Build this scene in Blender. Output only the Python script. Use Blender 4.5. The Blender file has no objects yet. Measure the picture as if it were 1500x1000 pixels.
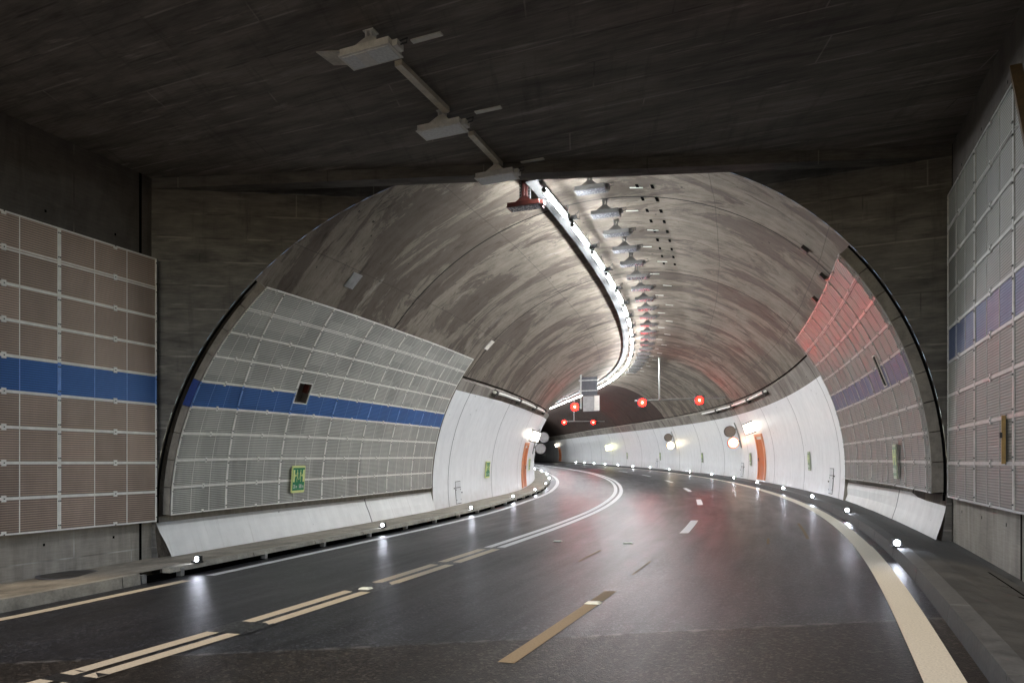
import bpy, math, random
import numpy as np
from math import sin, cos, pi, radians
random.seed(7)
SC = bpy.context.scene
COL = SC.collection

# ------------------------------------------------------------ camera, world, sun, exposure
CAMZ = 1.49
cam_d = bpy.data.cameras.new("camera")
cam = bpy.data.objects.new("camera", cam_d); COL.objects.link(cam)
cam.location = (0, 0, CAMZ); cam.rotation_euler = (pi/2, 0, 0)
cam_d.sensor_width = 36; cam_d.lens = 24; cam_d.shift_y = 0.118
cam_d.clip_start = 0.05; cam_d.clip_end = 600
SC.camera = cam
world = bpy.data.worlds.new("World"); SC.world = world; world.use_nodes = True
wn = world.node_tree; bg = wn.nodes["Background"]
sky = wn.nodes.new("ShaderNodeTexSky"); sky.sky_type = 'NISHITA'; sky.sun_disc = False
SUN_EL, SUN_AZ = radians(37), radians(180 + 22.5)     # light comes from behind the camera, along the road
sky.sun_elevation = SUN_EL; sky.sun_rotation = SUN_AZ
wn.links.new(sky.outputs[0], bg.inputs[0]); bg.inputs[1].default_value = 0.15
sun_d = bpy.data.lights.new("sun", 'SUN'); sun = bpy.data.objects.new("sun", sun_d); COL.objects.link(sun)
sun_d.energy = 0.8; sun_d.angle = radians(3); sun_d.color = (1.0, 0.80, 0.55)
sun.rotation_euler = (pi/2 - SUN_EL, 0, -(SUN_AZ) + pi)
SC.view_settings.view_transform = 'Standard'; SC.view_settings.look = 'None'
SC.view_settings.exposure = 1.22; SC.view_settings.gamma = 1
SC.cycles.use_denoising = True
SC.cycles.max_bounces = 8; SC.cycles.diffuse_bounces = 5; SC.cycles.glossy_bounces = 4
SC.cycles.sample_clamp_indirect = 6.0; SC.cycles.sample_clamp_direct = 0
SC.cycles.use_light_tree = True
SC.cycles.caustics_reflective = False; SC.cycles.caustics_refractive = False

# ------------------------------------------------------------ road axis
KN = [-2.0, 5.0, 10.0, 15.0, 20.0, 26.0, 34.0, 44.0, 56.0, 70.0, 90.0, 120.0, 170.0]
KAP = [0.01927, 0.00038, -0.01291, -0.00995, -0.00947, -0.01054, -0.00776, -0.01110, -0.00669, -0.00078, 0.00096, -0.00600, -0.01200]
GRD = [0.01796, 0.01845, 0.01510, 0.00638, 0.00162, 0.00730, 0.01308, 0.01711, 0.01825, 0.01562, 0.01224, 0.00917, 0.00800]
BNK = [0.03298, 0.04701, 0.04499, 0.04548, 0.04323, 0.03539, 0.03637, 0.02307, 0.01168, 0.00549, 0.00500, 0.00510, 0.00500]
TH0, H0 = 0.39434, 1.49151
_T = np.arange(-2, 171, 0.5)
_k = np.interp(_T, KN, KAP); _g = np.interp(_T, KN, GRD); _e = np.interp(_T, KN, BNK)
_th = np.cumsum(_k)*.5; _th = TH0 + _th - _th[4]
_x = np.cumsum(np.sin(_th))*.5; _x -= _x[4]
_y = np.cumsum(np.cos(_th))*.5; _y -= _y[4]
_z = np.cumsum(_g)*.5; _z = _z - _z[4] - H0
_B = np.arange(-40, -2, 1.0)
_x = np.concatenate([_x[0] + np.sin(_th[0])*(_B+2), _x]); _y = np.concatenate([_y[0] + np.cos(_th[0])*(_B+2), _y])
_z = np.concatenate([_z[0] + _g[0]*(_B+2), _z]); _th = np.concatenate([_B*0+_th[0], _th]); _e = np.concatenate([_B*0+_e[0], _e])
_T = np.concatenate([_B, _T])

def heading(t): return float(np.interp(t, _T, _th))
def pt(t, s, h):
    x = np.interp(t, _T, _x); y = np.interp(t, _T, _y); z = np.interp(t, _T, _z); e = np.interp(t, _T, _e); a = np.interp(t, _T, _th)
    return (float(x + s*cos(a)), float(y - s*sin(a)), float(z + e*s + h + CAMZ))
def smooth(a, b, v):
    v = min(1, max(0, (v-a)/(b-a))); return v*v*(3-2*v)

# bore: circle of radius r about (SCN, HCN); phi from the left springing over the crown to the right
HCN, RV, RW = 0.93, 6.33, 6.13
def bore(t, r, phi):
    q = smooth(20.5, 36, t)
    rr = r - .19*q; sc = -4.29 + .19*q
    return sc - rr*cos(phi), HCN + rr*sin(phi)
def bpt(t, r, phi):
    s, h = bore(t, r, phi); return pt(t, s, h)

# ------------------------------------------------------------ object helpers
def tag(o, label=None, cat=None, group=None, kind=None):
    if label: o['label'] = label
    if cat: o['category'] = cat
    if group: o['group'] = group
    if kind: o['kind'] = kind
    return o
def empty(name, loc, label, cat, group=None, rz=0):
    o = bpy.data.objects.new(name, None); COL.objects.link(o)
    o.location = loc; o.rotation_euler = (0, 0, rz); o.empty_display_size = .2
    return tag(o, label, cat, group)
def link(name, me, parent=None):
    o = bpy.data.objects.new(name, me); COL.objects.link(o)
    if parent: o.parent = parent
    return o

class MB:
    """collects faces (with uv) into ONE mesh"""
    def __init__(s): s.v = []; s.f = []; s.uv = []; s.m = []
    def quad(s, ps, uvs=None, mi=0):
        n = len(s.v); s.v += [tuple(p) for p in ps]; s.f.append(tuple(range(n, n+len(ps))))
        s.uv += list(uvs) if uvs else [(0, 0)]*len(ps); s.m.append(mi)
    def grid(s, P, UV=None, mi=0, flip=False):
        n = len(s.v); R = len(P); C = len(P[0])
        for row in P: s.v += [tuple(p) for p in row]
        for i in range(R-1):
            for j in range(C-1):
                q = [(i, j), (i, j+1), (i+1, j+1), (i+1, j)]
                if flip: q = q[::-1]
                s.f.append(tuple(n+a*C+b for a, b in q)); s.m.append(mi)
                s.uv += [UV[a][b] if UV else (0, 0) for a, b in q]
    def hexa(s, c, mi=0):
        """8 corners: bottom 4 ccw then top 4"""
        n = len(s.v); s.v += [tuple(p) for p in c]
        for f in ((3, 2, 1, 0), (4, 5, 6, 7), (0, 1, 5, 4), (1, 2, 6, 5), (2, 3, 7, 6), (3, 0, 4, 7)):
            s.f.append(tuple(n+i for i in f)); s.m.append(mi)
            for i in f: s.uv.append((c[i][0]+c[i][1]*.37, c[i][2]+c[i][1]*.21))
    def box(s, x0, x1, y0, y1, z0, z1, mi=0):
        s.hexa([(x0, y0, z0), (x1, y0, z0), (x1, y1, z0), (x0, y1, z0), (x0, y0, z1), (x1, y0, z1), (x1, y1, z1), (x0, y1, z1)], mi)
    def tube(s, pts, r, n=8, mi=0, caps=True):
        P = [np.array(p, float) for p in pts]; rings = []
        for i, p in enumerate(P):
            d = P[min(i+1, len(P)-1)] - P[max(i-1, 0)]; d /= np.linalg.norm(d)
            a = np.array((0, 0, 1.)) if abs(d[2]) < .9 else np.array((1., 0, 0))
            u = np.cross(d, a); u /= np.linalg.norm(u); w = np.cross(u, d)
            rings.append([tuple(p + r*(cos(2*pi*k/n)*u + sin(2*pi*k/n)*w)) for k in range(n+1)])
        s.grid(rings, mi=mi)
        if caps:
            s.quad(rings[0][:n], mi=mi); s.quad(rings[-1][:n][::-1], mi=mi)
    def disc(s, c, ax, r, n=20, th=.02, mi=0):
        c = np.array(c, float); ax = np.array(ax, float); ax /= np.linalg.norm(ax)
        s.tube([c - ax*th/2, c + ax*th/2], r, n, mi)
    def build(s, name, mats, parent=None, sm=False, origin=None):
        if origin is None: origin = parent.location if parent is not None and parent.rotation_euler[2] == 0 and parent.type == 'EMPTY' else (0, 0, 0)
        o0 = np.array(origin); 
        par = parent
        me = bpy.data.meshes.new(name)
        me.from_pydata([tuple(np.array(v) - o0) for v in s.v], [], s.f)
        uv = me.uv_layers.new(name="UVMap")
        uv.data.foreach_set('uv', [c for q in s.uv for c in q])
        if not isinstance(mats, (list, tuple)): mats = [mats]
        for m in mats: me.materials.append(m)
        me.polygons.foreach_set('material_index', s.m)
        if sm: me.polygons.foreach_set('use_smooth', [True]*len(me.polygons))
        me.update()
        return link(name, me, par)

# ------------------------------------------------------------ materials
def newmat(name):
    m = bpy.data.materials.new(name); m.use_nodes = True
    nt = m.node_tree; return m, nt, nt.nodes["Principled BSDF"]
def N(nt, typ, **kw):
    n = nt.nodes.new(typ)
    for k, v in kw.items():
        if hasattr(n, k): setattr(n, k, v)
        else: n.inputs[k.replace('_', ' ')].default_value = v
    return n
def mathn(nt, op, a, b=None, c=None):
    n = nt.nodes.new('ShaderNodeMath'); n.operation = op
    for i, v in enumerate((a, b, c)):
        if v is None: continue
        if isinstance(v, (int, float)): n.inputs[i].default_value = v
        else: nt.links.new(v, n.inputs[i])
    return n.outputs[0]
def ramp(nt, fac, stops):
    r = nt.nodes.new('ShaderNodeValToRGB'); e = r.color_ramp.elements
    while len(e) < len(stops): e.new(.5)
    for q, (p, c) in zip(e, stops):
        q.position = p; q.color = (c, c, c, 1) if isinstance(c, (int, float)) else (*c, 1)
    nt.links.new(fac, r.inputs[0]); return r.outputs[0]
def mix(nt, fac, a, b, mode='MIX'):
    n = nt.nodes.new('ShaderNodeMix'); n.data_type = 'RGBA'; n.blend_type = mode
    for sock, v in ((n.inputs[0], fac), (n.inputs[6], a), (n.inputs[7], b)):
        if isinstance(v, (int, float)): sock.default_value = v
        elif isinstance(v, tuple): sock.default_value = (*v, 1)
        else: nt.links.new(v, sock)
    return n.outputs[2]
def coords(nt, kind='UV', scale=(1, 1, 1), rot=(0, 0, 0)):
    tc = nt.nodes.new('ShaderNodeTexCoord'); mp = nt.nodes.new('ShaderNodeMapping')
    mp.inputs['Scale'].default_value = scale; mp.inputs['Rotation'].default_value = rot
    nt.links.new(tc.outputs[kind], mp.inputs[0]); return mp.outputs[0]
def noise(nt, vec, scale=5, detail=4, rough=.55, dist=0):
    n = N(nt, 'ShaderNodeTexNoise'); n.inputs['Scale'].default_value = scale; n.inputs['Detail'].default_value = detail
    n.inputs['Roughness'].default_value = rough; n.inputs['Distortion'].default_value = dist
    nt.links.new(vec, n.inputs['Vector']); return n.outputs['Fac']
def bump(nt, bsdf, h, strength=.3, dist=.01):
    b = nt.nodes.new('ShaderNodeBump'); b.inputs['Strength'].default_value = strength; b.inputs['Distance'].default_value = dist
    nt.links.new(h, b.inputs['Height']); nt.links.new(b.outputs[0], bsdf.inputs['Normal'])
def sep(nt, vec):
    n = nt.nodes.new('ShaderNodeSeparateXYZ'); nt.links.new(vec, n.inputs[0]); return n.outputs
def linemask(nt, x, period, off, w):
    """1 on thin lines every period (in the units of x), 0 elsewhere"""
    a = mathn(nt, 'SUBTRACT', x, off); a = mathn(nt, 'DIVIDE', a, period); a = mathn(nt, 'FRACT', a)
    a = mathn(nt, 'SUBTRACT', a, .5); a = mathn(nt, 'ABSOLUTE', a); a = mathn(nt, 'SUBTRACT', .5, a)
    a = mathn(nt, 'MULTIPLY', a, period); return mathn(nt, 'LESS_THAN', a, w)

def plain(name, col, rough=.6, metal=0, var=.15, scale=6, b=.1, kind='Object'):
    m, nt, bs = newmat(name); v = coords(nt, kind)
    n1 = noise(nt, v, scale, 5); n2 = noise(nt, v, scale*7, 3)
    f = mathn(nt, 'ADD', mathn(nt, 'MULTIPLY', n1, .7), mathn(nt, 'MULTIPLY', n2, .3))
    dk = tuple(c*(1-var*2) for c in col); lt = tuple(min(1, c*(1+var)) for c in col)
    nt.links.new(ramp(nt, f, [(.3, dk), (.65, lt)]), bs.inputs['Base Color'])
    nt.links.new(ramp(nt, n1, [(.3, max(0, rough-.1)), (.7, min(1, rough+.1))]), bs.inputs['Roughness'])
    bs.inputs['Metallic'].default_value = metal
    if b: bump(nt, bs, n2, b, .004)
    return m
def emit(name, col, strength):
    m, nt, bs = newmat(name)
    bs.inputs['Base Color'].default_value = (*col, 1); bs.inputs['Emission Color'].default_value = (*col, 1)
    bs.inputs['Emission Strength'].default_value = strength; return m

def vault_mat(name, period=6.5, off=14.9, lo=(.062, .048, .038), hi=(.275, .238, .195)):
    # uv: u = metres along the road, v = metres round the arch
    m, nt, bs = newmat(name)
    tc = nt.nodes.new('ShaderNodeTexCoord'); uv = tc.outputs['UV']; xy = sep(nt, uv)
    def mp(sx, sy, loc=(0, 0, 0)):
        q = nt.nodes.new('ShaderNodeMapping'); q.inputs['Scale'].default_value = (sx, sy, 1); q.inputs['Location'].default_value = loc
        nt.links.new(uv, q.inputs[0]); return q.outputs[0]
    streak = noise(nt, mp(2.6, .33), 1.2, 7, .66, .4)         # streaks round the arch
    iso = noise(nt, mp(1.0, .8), 2.2, 8, .72, .6)               # cloudy soot
    fine = noise(nt, mp(14, 1.6), 1.5, 5, .7)
    grain = noise(nt, mp(1, 1), 38, 3, .8)
    blot = noise(nt, mp(.50, .20, (3, 7, 0)), 1.25, 9, .66, 1.1)
    base = mathn(nt, 'ADD', mathn(nt, 'ADD', mathn(nt, 'MULTIPLY', streak, .30), mathn(nt, 'MULTIPLY', iso, .34)), mathn(nt, 'ADD', mathn(nt, 'MULTIPLY', fine, .2), mathn(nt, 'MULTIPLY', grain, .16)))
    c = ramp(nt, base, [(.40, tuple(.75*a+.25*b for a, b in zip(lo, hi))), (.50, tuple(.3*a+.7*b for a, b in zip(lo, hi))), (.60, hi)])
    wsrc = mathn(nt, 'ADD', mathn(nt, 'MULTIPLY', blot, .72), mathn(nt, 'ADD', mathn(nt, 'MULTIPLY', fine, .16), mathn(nt, 'MULTIPLY', streak, .12)))
    wet = ramp(nt, wsrc, [(.500, 0.), (.518, 1.)])
    c = mix(nt, mathn(nt, 'MULTIPLY', wet, .62), c, lo)        # damp brown patches with an edge of their own
    wet2 = ramp(nt, noise(nt, mp(1.1, .30, (31, 17, 0)), 1.3, 8, .7, .9), [(.60, 0.), (.63, 1.)])
    c = mix(nt, mathn(nt, 'MULTIPLY', wet2, .55), c, tuple(v*.7 for v in lo))
    eff = ramp(nt, noise(nt, mp(1.2, .25, (11, 2, 0)), 1.6, 6, .7, .5), [(.62, 0.), (.72, 1.)])
    c = mix(nt, mathn(nt, 'MULTIPLY', eff, .5), c, (.40, .37, .33))   # lime bloom
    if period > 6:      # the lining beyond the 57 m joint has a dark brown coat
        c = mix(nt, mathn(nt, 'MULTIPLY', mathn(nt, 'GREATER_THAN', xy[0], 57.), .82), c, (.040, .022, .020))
    pit = ramp(nt, noise(nt, mp(3.1, 3.1), 2.2, 1, .4), [(.765, 0.), (.775, 1.)])
    c = mix(nt, mathn(nt, 'MULTIPLY', pit, .8), c, (.03, .028, .025))
    j = linemask(nt, xy[0], period, off, .030)
    j2 = linemask(nt, mathn(nt, 'ADD', xy[0], 0.), period/5, off, .006)
    j3 = linemask(nt, mathn(nt, 'ADD', xy[1], mathn(nt, 'MULTIPLY', noise(nt, mp(.4, .05), 1, 2), .1)), 2.42, .4, .009)
    c = mix(nt, mathn(nt, 'MULTIPLY', j2, .22), c, (.05, .045, .04))
    c = mix(nt, mathn(nt, 'MULTIPLY', j3, .45), c, (.05, .045, .04))
    c = mix(nt, mathn(nt, 'MULTIPLY', j, .9), c, (.012, .011, .01))
    nt.links.new(c, bs.inputs['Base Color'])
    nt.links.new(ramp(nt, wet, [(0, .9), (1, .75)]), bs.inputs['Roughness']); bs.inputs['Specular IOR Level'].default_value = .12
    hgt = mathn(nt, 'SUBTRACT', mathn(nt, 'ADD', mathn(nt, 'MULTIPLY', fine, .5), streak), mathn(nt, 'MULTIPLY', j, 2.))
    bump(nt, bs, hgt, .35, .012)
    return m

def whitewall_mat(name, col=(.80, .81, .82), rough=.33, period=5.6, off=22.0, dirt=.25):
    m, nt, bs = newmat(name)
    tc = nt.nodes.new('ShaderNodeTexCoord'); uv = tc.outputs['UV']; xy = sep(nt, uv)
    def mp(sx, sy):
        q = nt.nodes.new('ShaderNodeMapping'); q.inputs['Scale'].default_value = (sx, sy, 1)
        nt.links.new(uv, q.inputs[0]); return q.outputs[0]
    a = noise(nt, mp(2.2, .35), 1.5, 5, .6); b = noise(nt, mp(1, 1), 3, 4, .6); st = noise(nt, mp(14, .35), 1, 4, .7)
    f = mathn(nt, 'ADD', mathn(nt, 'MULTIPLY', a, .6), mathn(nt, 'MULTIPLY', b, .4))
    c = ramp(nt, f, [(.3, tuple(v*.86 for v in col)), (.62, col)])
    run = mathn(nt, 'MULTIPLY', ramp(nt, st, [(.56, 0.), (.75, 1.)]), ramp(nt, a, [(.4, 0.), (.65, 1.)]))
    c = mix(nt, mathn(nt, 'MULTIPLY', run, dirt), c, (.36, .33, .30))
    low = ramp(nt, mathn(nt, 'ADD', mathn(nt, 'MULTIPLY', xy[1], -.8), mathn(nt, 'MULTIPLY', b, .9)), [(.0, 0.), (.5, 1.)])
    c = mix(nt, mathn(nt, 'MULTIPLY', low, .5), c, (.42, .39, .35))     # road dirt on the foot of the wall
    spot = ramp(nt, noise(nt, mp(2.6, 2.6), 2.4, 1, .4), [(.79, 0.), (.80, 1.)])
    c = mix(nt, mathn(nt, 'MULTIPLY', spot, .7), c, (.10, .09, .085))
    if period:
        j = linemask(nt, xy[0], period, off, .024)
        c = mix(nt, mathn(nt, 'MULTIPLY', j, .92), c, (.05, .05, .05))
    nt.links.new(c, bs.inputs['Base Color'])
    nt.links.new(ramp(nt, f, [(.3, rough+.12), (.7, rough)]), bs.inputs['Roughness'])
    bump(nt, bs, mathn(nt, 'ADD', a, mathn(nt, 'MULTIPLY', b, .5)), .12, .01)
    return m

def formwork_mat(name, lo, hi, board=.55, along='x', streaky=1., sx=.35, sy=4.5, rough=.8, pale=.35, jl=2.7):
    # board marked sooty concrete; uv in metres, u along the boards
    m, nt, bs = newmat(name)
    tc = nt.nodes.new('ShaderNodeTexCoord'); uv = tc.outputs['UV']; xy = sep(nt, uv)
    def mp(a, b, loc=(0, 0, 0)):
        q = nt.nodes.new('ShaderNodeMapping'); q.inputs['Scale'].default_value = (a, b, 1); q.inputs['Location'].default_value = loc
        nt.links.new(uv, q.inputs[0]); return q.outputs[0]
    a = noise(nt, mp(sx, sy), 1.6, 6, .65, .2); b = noise(nt, mp(.5, .7), 1.2, 4, .6); g = noise(nt, mp(2.5, 30), 1.5, 3, .6)
    f = mathn(nt, 'ADD', mathn(nt, 'ADD', mathn(nt, 'MULTIPLY', a, .5), mathn(nt, 'MULTIPLY', b, .3)), mathn(nt, 'MULTIPLY', g, .2))
    c = ramp(nt, f, [(.38, lo), (.62, hi)])
    row = mathn(nt, 'FLOOR', mathn(nt, 'DIVIDE', xy[1], board))
    wn_ = nt.nodes.new('ShaderNodeTexWhiteNoise'); wn_.noise_dimensions = '1D'; nt.links.new(row, wn_.inputs['W'])
    c = mix(nt, mathn(nt, 'MULTIPLY', wn_.outputs['Value'], .35), c, lo)
    l1 = linemask(nt, xy[1], board, 0, .012)
    shift = mathn(nt, 'MULTIPLY', wn_.outputs['Value'], jl)
    l2 = linemask(nt, mathn(nt, 'ADD', xy[0], shift), jl, 0, .010)
    brk = ramp(nt, noise(nt, mp(.8, .8, (4, 1, 0)), 1.5, 2), [(.42, 0.), (.58, 1.)])
    ln = mathn(nt, 'MULTIPLY', mathn(nt, 'MAXIMUM', l1, l2), brk)
    inv = mathn(nt, 'MULTIPLY', mathn(nt, 'MAXIMUM', l1, l2), mathn(nt, 'SUBTRACT', 1., brk))
    c = mix(nt, mathn(nt, 'MULTIPLY', ln, .22), c, tuple(min(1, v*2.6) for v in hi))
    c = mix(nt, mathn(nt, 'MULTIPLY', inv, .4), c, tuple(v*.3 for v in lo))
    vs = ramp(nt, noise(nt, mp(3.2, .35, (2, 9, 0)), 1.3, 6, .7), [(.55, 0.), (.72, 1.)])
    c = mix(nt, mathn(nt, 'MULTIPLY', vs, .5), c, tuple(v*.6 for v in lo))
    pl = ramp(nt, noise(nt, mp(.42, 3.6, (7, 3, 0)), 1.3, 7, .72, .3), [(.58, 0.), (.74, 1.)])
    c = mix(nt, mathn(nt, 'MULTIPLY', pl, pale), c, tuple(min(1, v*2.4) for v in hi))
    nt.links.new(c, bs.inputs['Base Color']); bs.inputs['Roughness'].default_value = rough
    bump(nt, bs, mathn(nt, 'ADD', f, mathn(nt, 'MULTIPLY', mathn(nt, 'MAXIMUM', l1, l2), .4)), .4, .01)
    return m

def sheet_mat(name, col, gap=(.03, .03, .03), pitch=.034, rough=.42, metal=.35, var=.25):
    # corrugated perforated sheet: dark slots and light ribs along u, v in metres up the sheet
    m, nt, bs = newmat(name)
    tc = nt.nodes.new('ShaderNodeTexCoord'); uv = tc.outputs['UV']; xy = sep(nt, uv)
    def mp(a, b):
        q = nt.nodes.new('ShaderNodeMapping'); q.inputs['Scale'].default_value = (a, b, 1); nt.links.new(uv, q.inputs[0]); return q.outputs[0]
    s = mathn(nt, 'SINE', mathn(nt, 'MULTIPLY', xy[1], 2*pi/pitch))
    s = mathn(nt, 'ADD', mathn(nt, 'MULTIPLY', s, .5), .5)
    hol = mathn(nt, 'SINE', mathn(nt, 'MULTIPLY', xy[0], 2*pi/.022))
    gr_ = ramp(nt, mathn(nt, 'SUBTRACT', mathn(nt, 'MULTIPLY', noise(nt, mp(1.6, .7), 1.5, 5, .7), 1.3), mathn(nt, 'MULTIPLY', xy[1], .55)), [(.1, 0.), (.75, 1.)])
    slot = ramp(nt, mathn(nt, 'ADD', mathn(nt, 'MULTIPLY', s, .85), mathn(nt, 'MULTIPLY', hol, .1)), [(.30, 1.), (.62, 0.)])
    d = noise(nt, mp(.9, .5), 1.5, 5, .6, .4); d2 = noise(nt, mp(6, .8), 1.2, 3)
    cell = nt.nodes.new('ShaderNodeTexWhiteNoise'); cell.noise_dimensions = '2D'
    fl = nt.nodes.new('ShaderNodeVectorMath'); fl.operation = 'FLOOR'; nt.links.new(mp(1/.57, 1/.507), fl.inputs[0]); nt.links.new(fl.outputs[0], cell.inputs['Vector'])
    f = mathn(nt, 'ADD', mathn(nt, 'ADD', mathn(nt, 'MULTIPLY', d, .5), mathn(nt, 'MULTIPLY', d2, .2)), mathn(nt, 'MULTIPLY', cell.outputs['Value'], .3))
    c = ramp(nt, f, [(.25, tuple(v*(1-var) for v in col)), (.75, tuple(min(1, v*(1+var*.6)) for v in col))])
    c = mix(nt, mathn(nt, 'MULTIPLY', gr_, .5), c, tuple(v*.45 for v in col))      # road grime on the lowest rows
    c = mix(nt, mathn(nt, 'MULTIPLY', slot, .55), c, gap)
    nt.links.new(c, bs.inputs['Base Color']); bs.inputs['Metallic'].default_value = metal
    nt.links.new(ramp(nt, f, [(.3, rough), (.7, rough+.15)]), bs.inputs['Roughness'])
    bump(nt, bs, s, .5, .006)
    return m

def road_mat(name):
    m, nt, bs = newmat(name)
    tc = nt.nodes.new('ShaderNodeTexCoord'); uv = tc.outputs['UV']; ob = tc.outputs['Object']
    def mp(a, b, loc=(0, 0, 0), src=uv):
        q = nt.nodes.new('ShaderNodeMapping'); q.inputs['Scale'].default_value = (a, b, 1); q.inputs['Location'].default_value = loc
        nt.links.new(src, q.inputs[0]); return q.outputs[0]
    xy = sep(nt, uv); wxy = sep(nt, ob)
    grain = noise(nt, mp(1, 1), 48, 4, .8); mid = noise(nt, mp(1, 1), 9, 4, .6); big = noise(nt, mp(.8, .25), 1.3, 4, .6, .5)
    vor = nt.nodes.new('ShaderNodeTexVoronoi'); vor.inputs['Scale'].default_value = 90; nt.links.new(mp(1, 1), vor.inputs['Vector'])
    f = mathn(nt, 'ADD', mathn(nt, 'MULTIPLY', grain, .55), mathn(nt, 'ADD', mathn(nt, 'MULTIPLY', mid, .2), mathn(nt, 'MULTIPLY', big, .25)))
    st_ = nt.nodes.new('ShaderNodeTexVoronoi'); st_.inputs['Scale'].default_value = 46; nt.links.new(mp(1, 1), st_.inputs['Vector']); stc = sep(nt, st_.outputs['Color'])[0]
    trk = ramp(nt, mathn(nt, 'ABSOLUTE', mathn(nt, 'SUBTRACT', mathn(nt, 'FRACT', mathn(nt, 'DIVIDE', mathn(nt, 'ADD', xy[0], 8.5), 1.6)), .5)), [(.12, 0.), (.38, 1.)])
    f = mathn(nt, 'ADD', mathn(nt, 'MULTIPLY', f, .72), mathn(nt, 'ADD', mathn(nt, 'MULTIPLY', mathn(nt, 'POWER', stc, 2.), .26), mathn(nt, 'MULTIPLY', trk, .04)))
    new = ramp(nt, f, [(.38, (.005, .005, .007)), (.55, (.017, .018, .023)), (.66, (.078, .080, .094))])
    front_tone = ramp(nt, f, [(.38, (.010, .008, .0065)), (.55, (.034, .028, .023)), (.66, (.085, .073, .062))])
    # browner, rougher surface in front of a ragged transverse seam
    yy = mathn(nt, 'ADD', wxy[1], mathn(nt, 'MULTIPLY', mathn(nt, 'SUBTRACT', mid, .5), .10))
    isfront = mathn(nt, 'LESS_THAN', yy, 5.80)
    c = mix(nt, isfront, new, front_tone)
    seam = mathn(nt, 'LESS_THAN', mathn(nt, 'ABSOLUTE', mathn(nt, 'SUBTRACT', yy, 5.80)), .035)
    c = mix(nt, mathn(nt, 'MULTIPLY', seam, ramp(nt, noise(nt, mp(2, 2), 3, 3), [(.45, 0.), (.6, .9)])), c, (.11, .105, .10))
    # saw cuts across the lanes between 12 and 14.5 m
    cut = linemask(nt, mathn(nt, 'ADD', xy[1], mathn(nt, 'MULTIPLY', xy[0], .12)), .62, .1, .012)
    rng = mathn(nt, 'MULTIPLY', mathn(nt, 'GREATER_THAN', xy[1], 11.8), mathn(nt, 'LESS_THAN', xy[1], 15.2))
    rng = mathn(nt, 'MULTIPLY', rng, ramp(nt, noise(nt, mp(.7, .7), 1.5, 2), [(.42, 0.), (.5, 1.)]))
    c = mix(nt, mathn(nt, 'MULTIPLY', mathn(nt, 'MULTIPLY', cut, rng), .8), c, (.004, .004, .004))
    # lengthways joints between the lanes
    lj = mathn(nt, 'LESS_THAN', mathn(nt, 'ABSOLUTE', mathn(nt, 'SUBTRACT', xy[0], -4.93)), .012)
    c = mix(nt, mathn(nt, 'MULTIPLY', lj, .5), c, (.005, .005, .005))
    nt.links.new(c, bs.inputs['Base Color'])
    rr = ramp(nt, mathn(nt, 'ADD', mathn(nt, 'MULTIPLY', big, .6), mathn(nt, 'MULTIPLY', noise(nt, mp(5, .35), 1, 4), .4)), [(.3, .28), (.7, .42)])
    rr = mathn(nt, 'ADD', rr, mathn(nt, 'MULTIPLY', isfront, .08))
    nt.links.new(rr, bs.inputs['Roughness']); bs.inputs['Specular IOR Level'].default_value = .18
    bump(nt, bs, mathn(nt, 'ADD', mathn(nt, 'MULTIPLY', grain, 1.), mathn(nt, 'MULTIPLY', vor.outputs['Distance'], .8)), .4, .006)
    return m

def paint_mat(name, col, wear=.3):
    m, nt, bs = newmat(name); v = coords(nt, 'UV')
    g = noise(nt, v, 60, 3, .7); b = noise(nt, v, 5, 4, .6)
    c = ramp(nt, g, [(.3, tuple(q*.75 for q in col)), (.6, col)])
    w = ramp(nt, mathn(nt, 'ADD', mathn(nt, 'MULTIPLY', g, .5), mathn(nt, 'MULTIPLY', b, .5)), [(.60, 0.), (.68, 1.)])
    c = mix(nt, mathn(nt, 'MULTIPLY', w, wear), c, (.05, .045, .04))
    nt.links.new(c, bs.inputs['Base Color']); bs.inputs['Roughness'].default_value = .7; bs.inputs['Specular IOR Level'].default_value = .3
    bump(nt, bs, g, .3, .003); return m

M = {}
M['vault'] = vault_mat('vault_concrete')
M['band'] = vault_mat('band_concrete', 5.6, 22.0, (.15, .13, .115), (.36, .33, .29))
M['white'] = whitewall_mat('white_wall_paint', (.90, .905, .91))
M['plinth'] = whitewall_mat('plinth_paint', (.86, .86, .84), .5, 8.0, 16.0, .6)
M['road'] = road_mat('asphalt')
M['tar'] = plain('tar', (.008, .008, .008), .35, 0, .2, 30, .3)
M['line'] = paint_mat('road_paint_white', (.78, .79, .80), .15)
M['line_old'] = paint_mat('road_paint_cream', (.64, .56, .43), .35)
M['line_mid'] = paint_mat('road_paint_yellowed', (.74, .69, .58), .3)
M['line_brown'] = paint_mat('road_paint_brown', (.36, .27, .16), .5)
M['line_dark'] = paint_mat('road_paint_greyed', (.20, .15, .085), .6)
M['pave'] = plain('pavement_concrete', (.30, .27, .22), .75, 0, .3, 2.5, .5)
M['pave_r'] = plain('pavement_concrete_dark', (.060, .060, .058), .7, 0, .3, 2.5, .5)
M['kerb'] = plain('kerb_concrete', (.34, .32, .27), .7, 0, .25, 4, .4)
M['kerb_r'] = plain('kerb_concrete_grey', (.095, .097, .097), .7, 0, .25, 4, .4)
M['dark'] = plain('dark_gap', (.006, .006, .006), .8, 0, .1)
M['ceil'] = formwork_mat('ceiling_concrete', (.095, .083, .072), (.34, .30, .265), pale=.5, jl=5.2, sx=.45, sy=3.2)
M['head'] = formwork_mat('headwall_concrete', (.065, .061, .056), (.23, .213, .19), board=.42, pale=.35, sx=.8, sy=3.)
M['side'] = formwork_mat('side_wall_concrete', (.07, .062, .054), (.19, .165, .145), board=30, sx=1.2, sy=.5, pale=.2, jl=2.4)
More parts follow.
